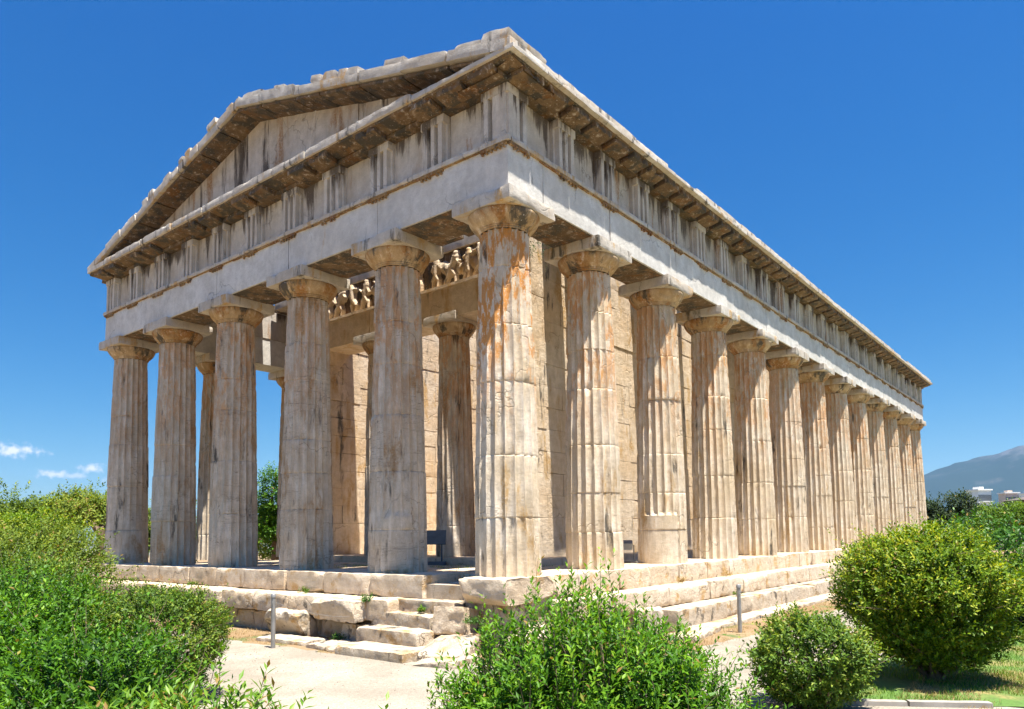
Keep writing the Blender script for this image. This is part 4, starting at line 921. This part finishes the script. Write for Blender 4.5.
building('white stepped apartment block beyond the dark rounded tree', 230, 20, 4.2, 4, 10.6, .9, 2, M_W, M_W)
building('white flat roofed block right of the white stepped apartments', 232, 6.5, 3.6, 4, 9.2, .7, 2, M_W, M_W)
building('pale pinkish block below the mountain near the right edge', 245, -2.5, 7.5, 6, 10.4, .6, 2, M_PK, M_W)
building('low white building at the far right edge under the mountain', 255, -16, 6, 6, 11.0, .6, 2, M_W, M_W)
building('long low house with a terracotta roof at the right edge', 120, -4.5, 9, 8, 3.1, .5, 1, M_PK, M_T, 1.3)
building('small dark brown hut roofed in timber beside the terracotta house', 128, 1.5, 5.5, 6, 4.6, .5, 1, M_B, M_B, .5)
for k, (x, y, w, z) in enumerate(((262, 24, 3.2, 11.4), (275, 17, 4.0, 11.2), (258, 10.5, 3.0, 10.2), (282, 6, 4.4, 11.6), (268, 1.5, 3.4, 10.9), (290, -6, 4.6, 12.0), (276, -9, 3.2, 10.8), (300, -14, 4.5, 12.2), (284, -21, 4.2, 11.9), (310, 14, 4.4, 12.0))):
    building('tiny pale building of the hazy town at the foot of the mountain', x, y, w, 4, z, .5 + .1 * (k % 4), 1, (M_W, M_PK)[k % 3 == 1], M_W)
def hills():
    fx = np.array([.7796, .622]); n1, n2 = 220, 60; az0 = math.atan2(.622, .7796)
    ths = np.linspace(az0 - 1.1, az0 + .25, n1); ds = np.linspace(4300, 8500, n2); T, Dd = np.meshgrid(ths, ds, indexing='ij')
    X = -8.7 + Dd * np.cos(T); Y = -7 + Dd * np.sin(T); P = np.stack([X, Y, 0 * X], -1)
    u = (az0 - T)                                            # angle right of the view axis
    crest = 780 * np.exp(-((u - .78) / .21) ** 2) + 330 * np.exp(-((u - .52) / .16) ** 2) + 150 * np.exp(-((u - .1) / .3) ** 2)
    prof = np.exp(-((Dd - 6300) / 1150) ** 2); Z = crest * prof * (1 + .18 * fbm(P, 1 / 900, 5, 5)) + 70 * fbm(P, 1 / 420, 9, 5) * prof - 60
    F = [(i*n2+j, (i+1)*n2+j, (i+1)*n2+j+1, i*n2+j+1) for i in range(n1-1) for j in range(n2-1)]
    m, nt, N, L = newmat('scrub and bare rock'); out = N('ShaderNodeOutputMaterial'); bs = N('ShaderNodeBsdfPrincipled'); L(bs.outputs[0], out.inputs[0]); geo = N('ShaderNodeNewGeometry')
    v = geo.outputs['Position']; sp = N('ShaderNodeSeparateXYZ'); L(v, sp.inputs[0])
    k = mth(N, L, 'ADD', mth(N, L, 'MULTIPLY', sp.outputs[2], .0012), noise(N, L, v, .0035, 8, .7))
    c = mixc(N, L, ramp(N, L, k, 1.0, 1.25), (.022, .036, .026), (.10, .10, .10)); c = mixc(N, L, ramp(N, L, noise(N, L, v, .004, 6), .60, .70, 0, .5), c, (.10, .095, .08)); c = mixc(N, L, ramp(N, L, noise(N, L, v, .03, 5, .7), .4, .65, 0, .5), c, (.02, .03, .02))
    L(c, bs.inputs['Base Color']); bs.inputs['Roughness'].default_value = 1; bs.inputs['Specular IOR Level'].default_value = 0
    tag(MB().add(np.stack([X, Y, Z], -1), F).build('mountain', m, None, 180), kind='structure')
hills()
def haze():
    m, nt, N, L = newmat('thin summer haze'); out = N('ShaderNodeOutputMaterial'); v = N('ShaderNodeVolumePrincipled'); L(v.outputs[0], out.inputs['Volume'])
    v.inputs['Color'].default_value = (.34, .62, 1, 1); v.inputs['Density'].default_value = HAZE; v.inputs['Anisotropy'].default_value = .2
    o = MB().box((-9600, -9600, -140), (9900, 9600, 760)).build('haze', m); tag(o, kind='stuff'); o['label'] = 'thin pale blue air fading the far mountain'
HAZE = 0.6e-4
haze()
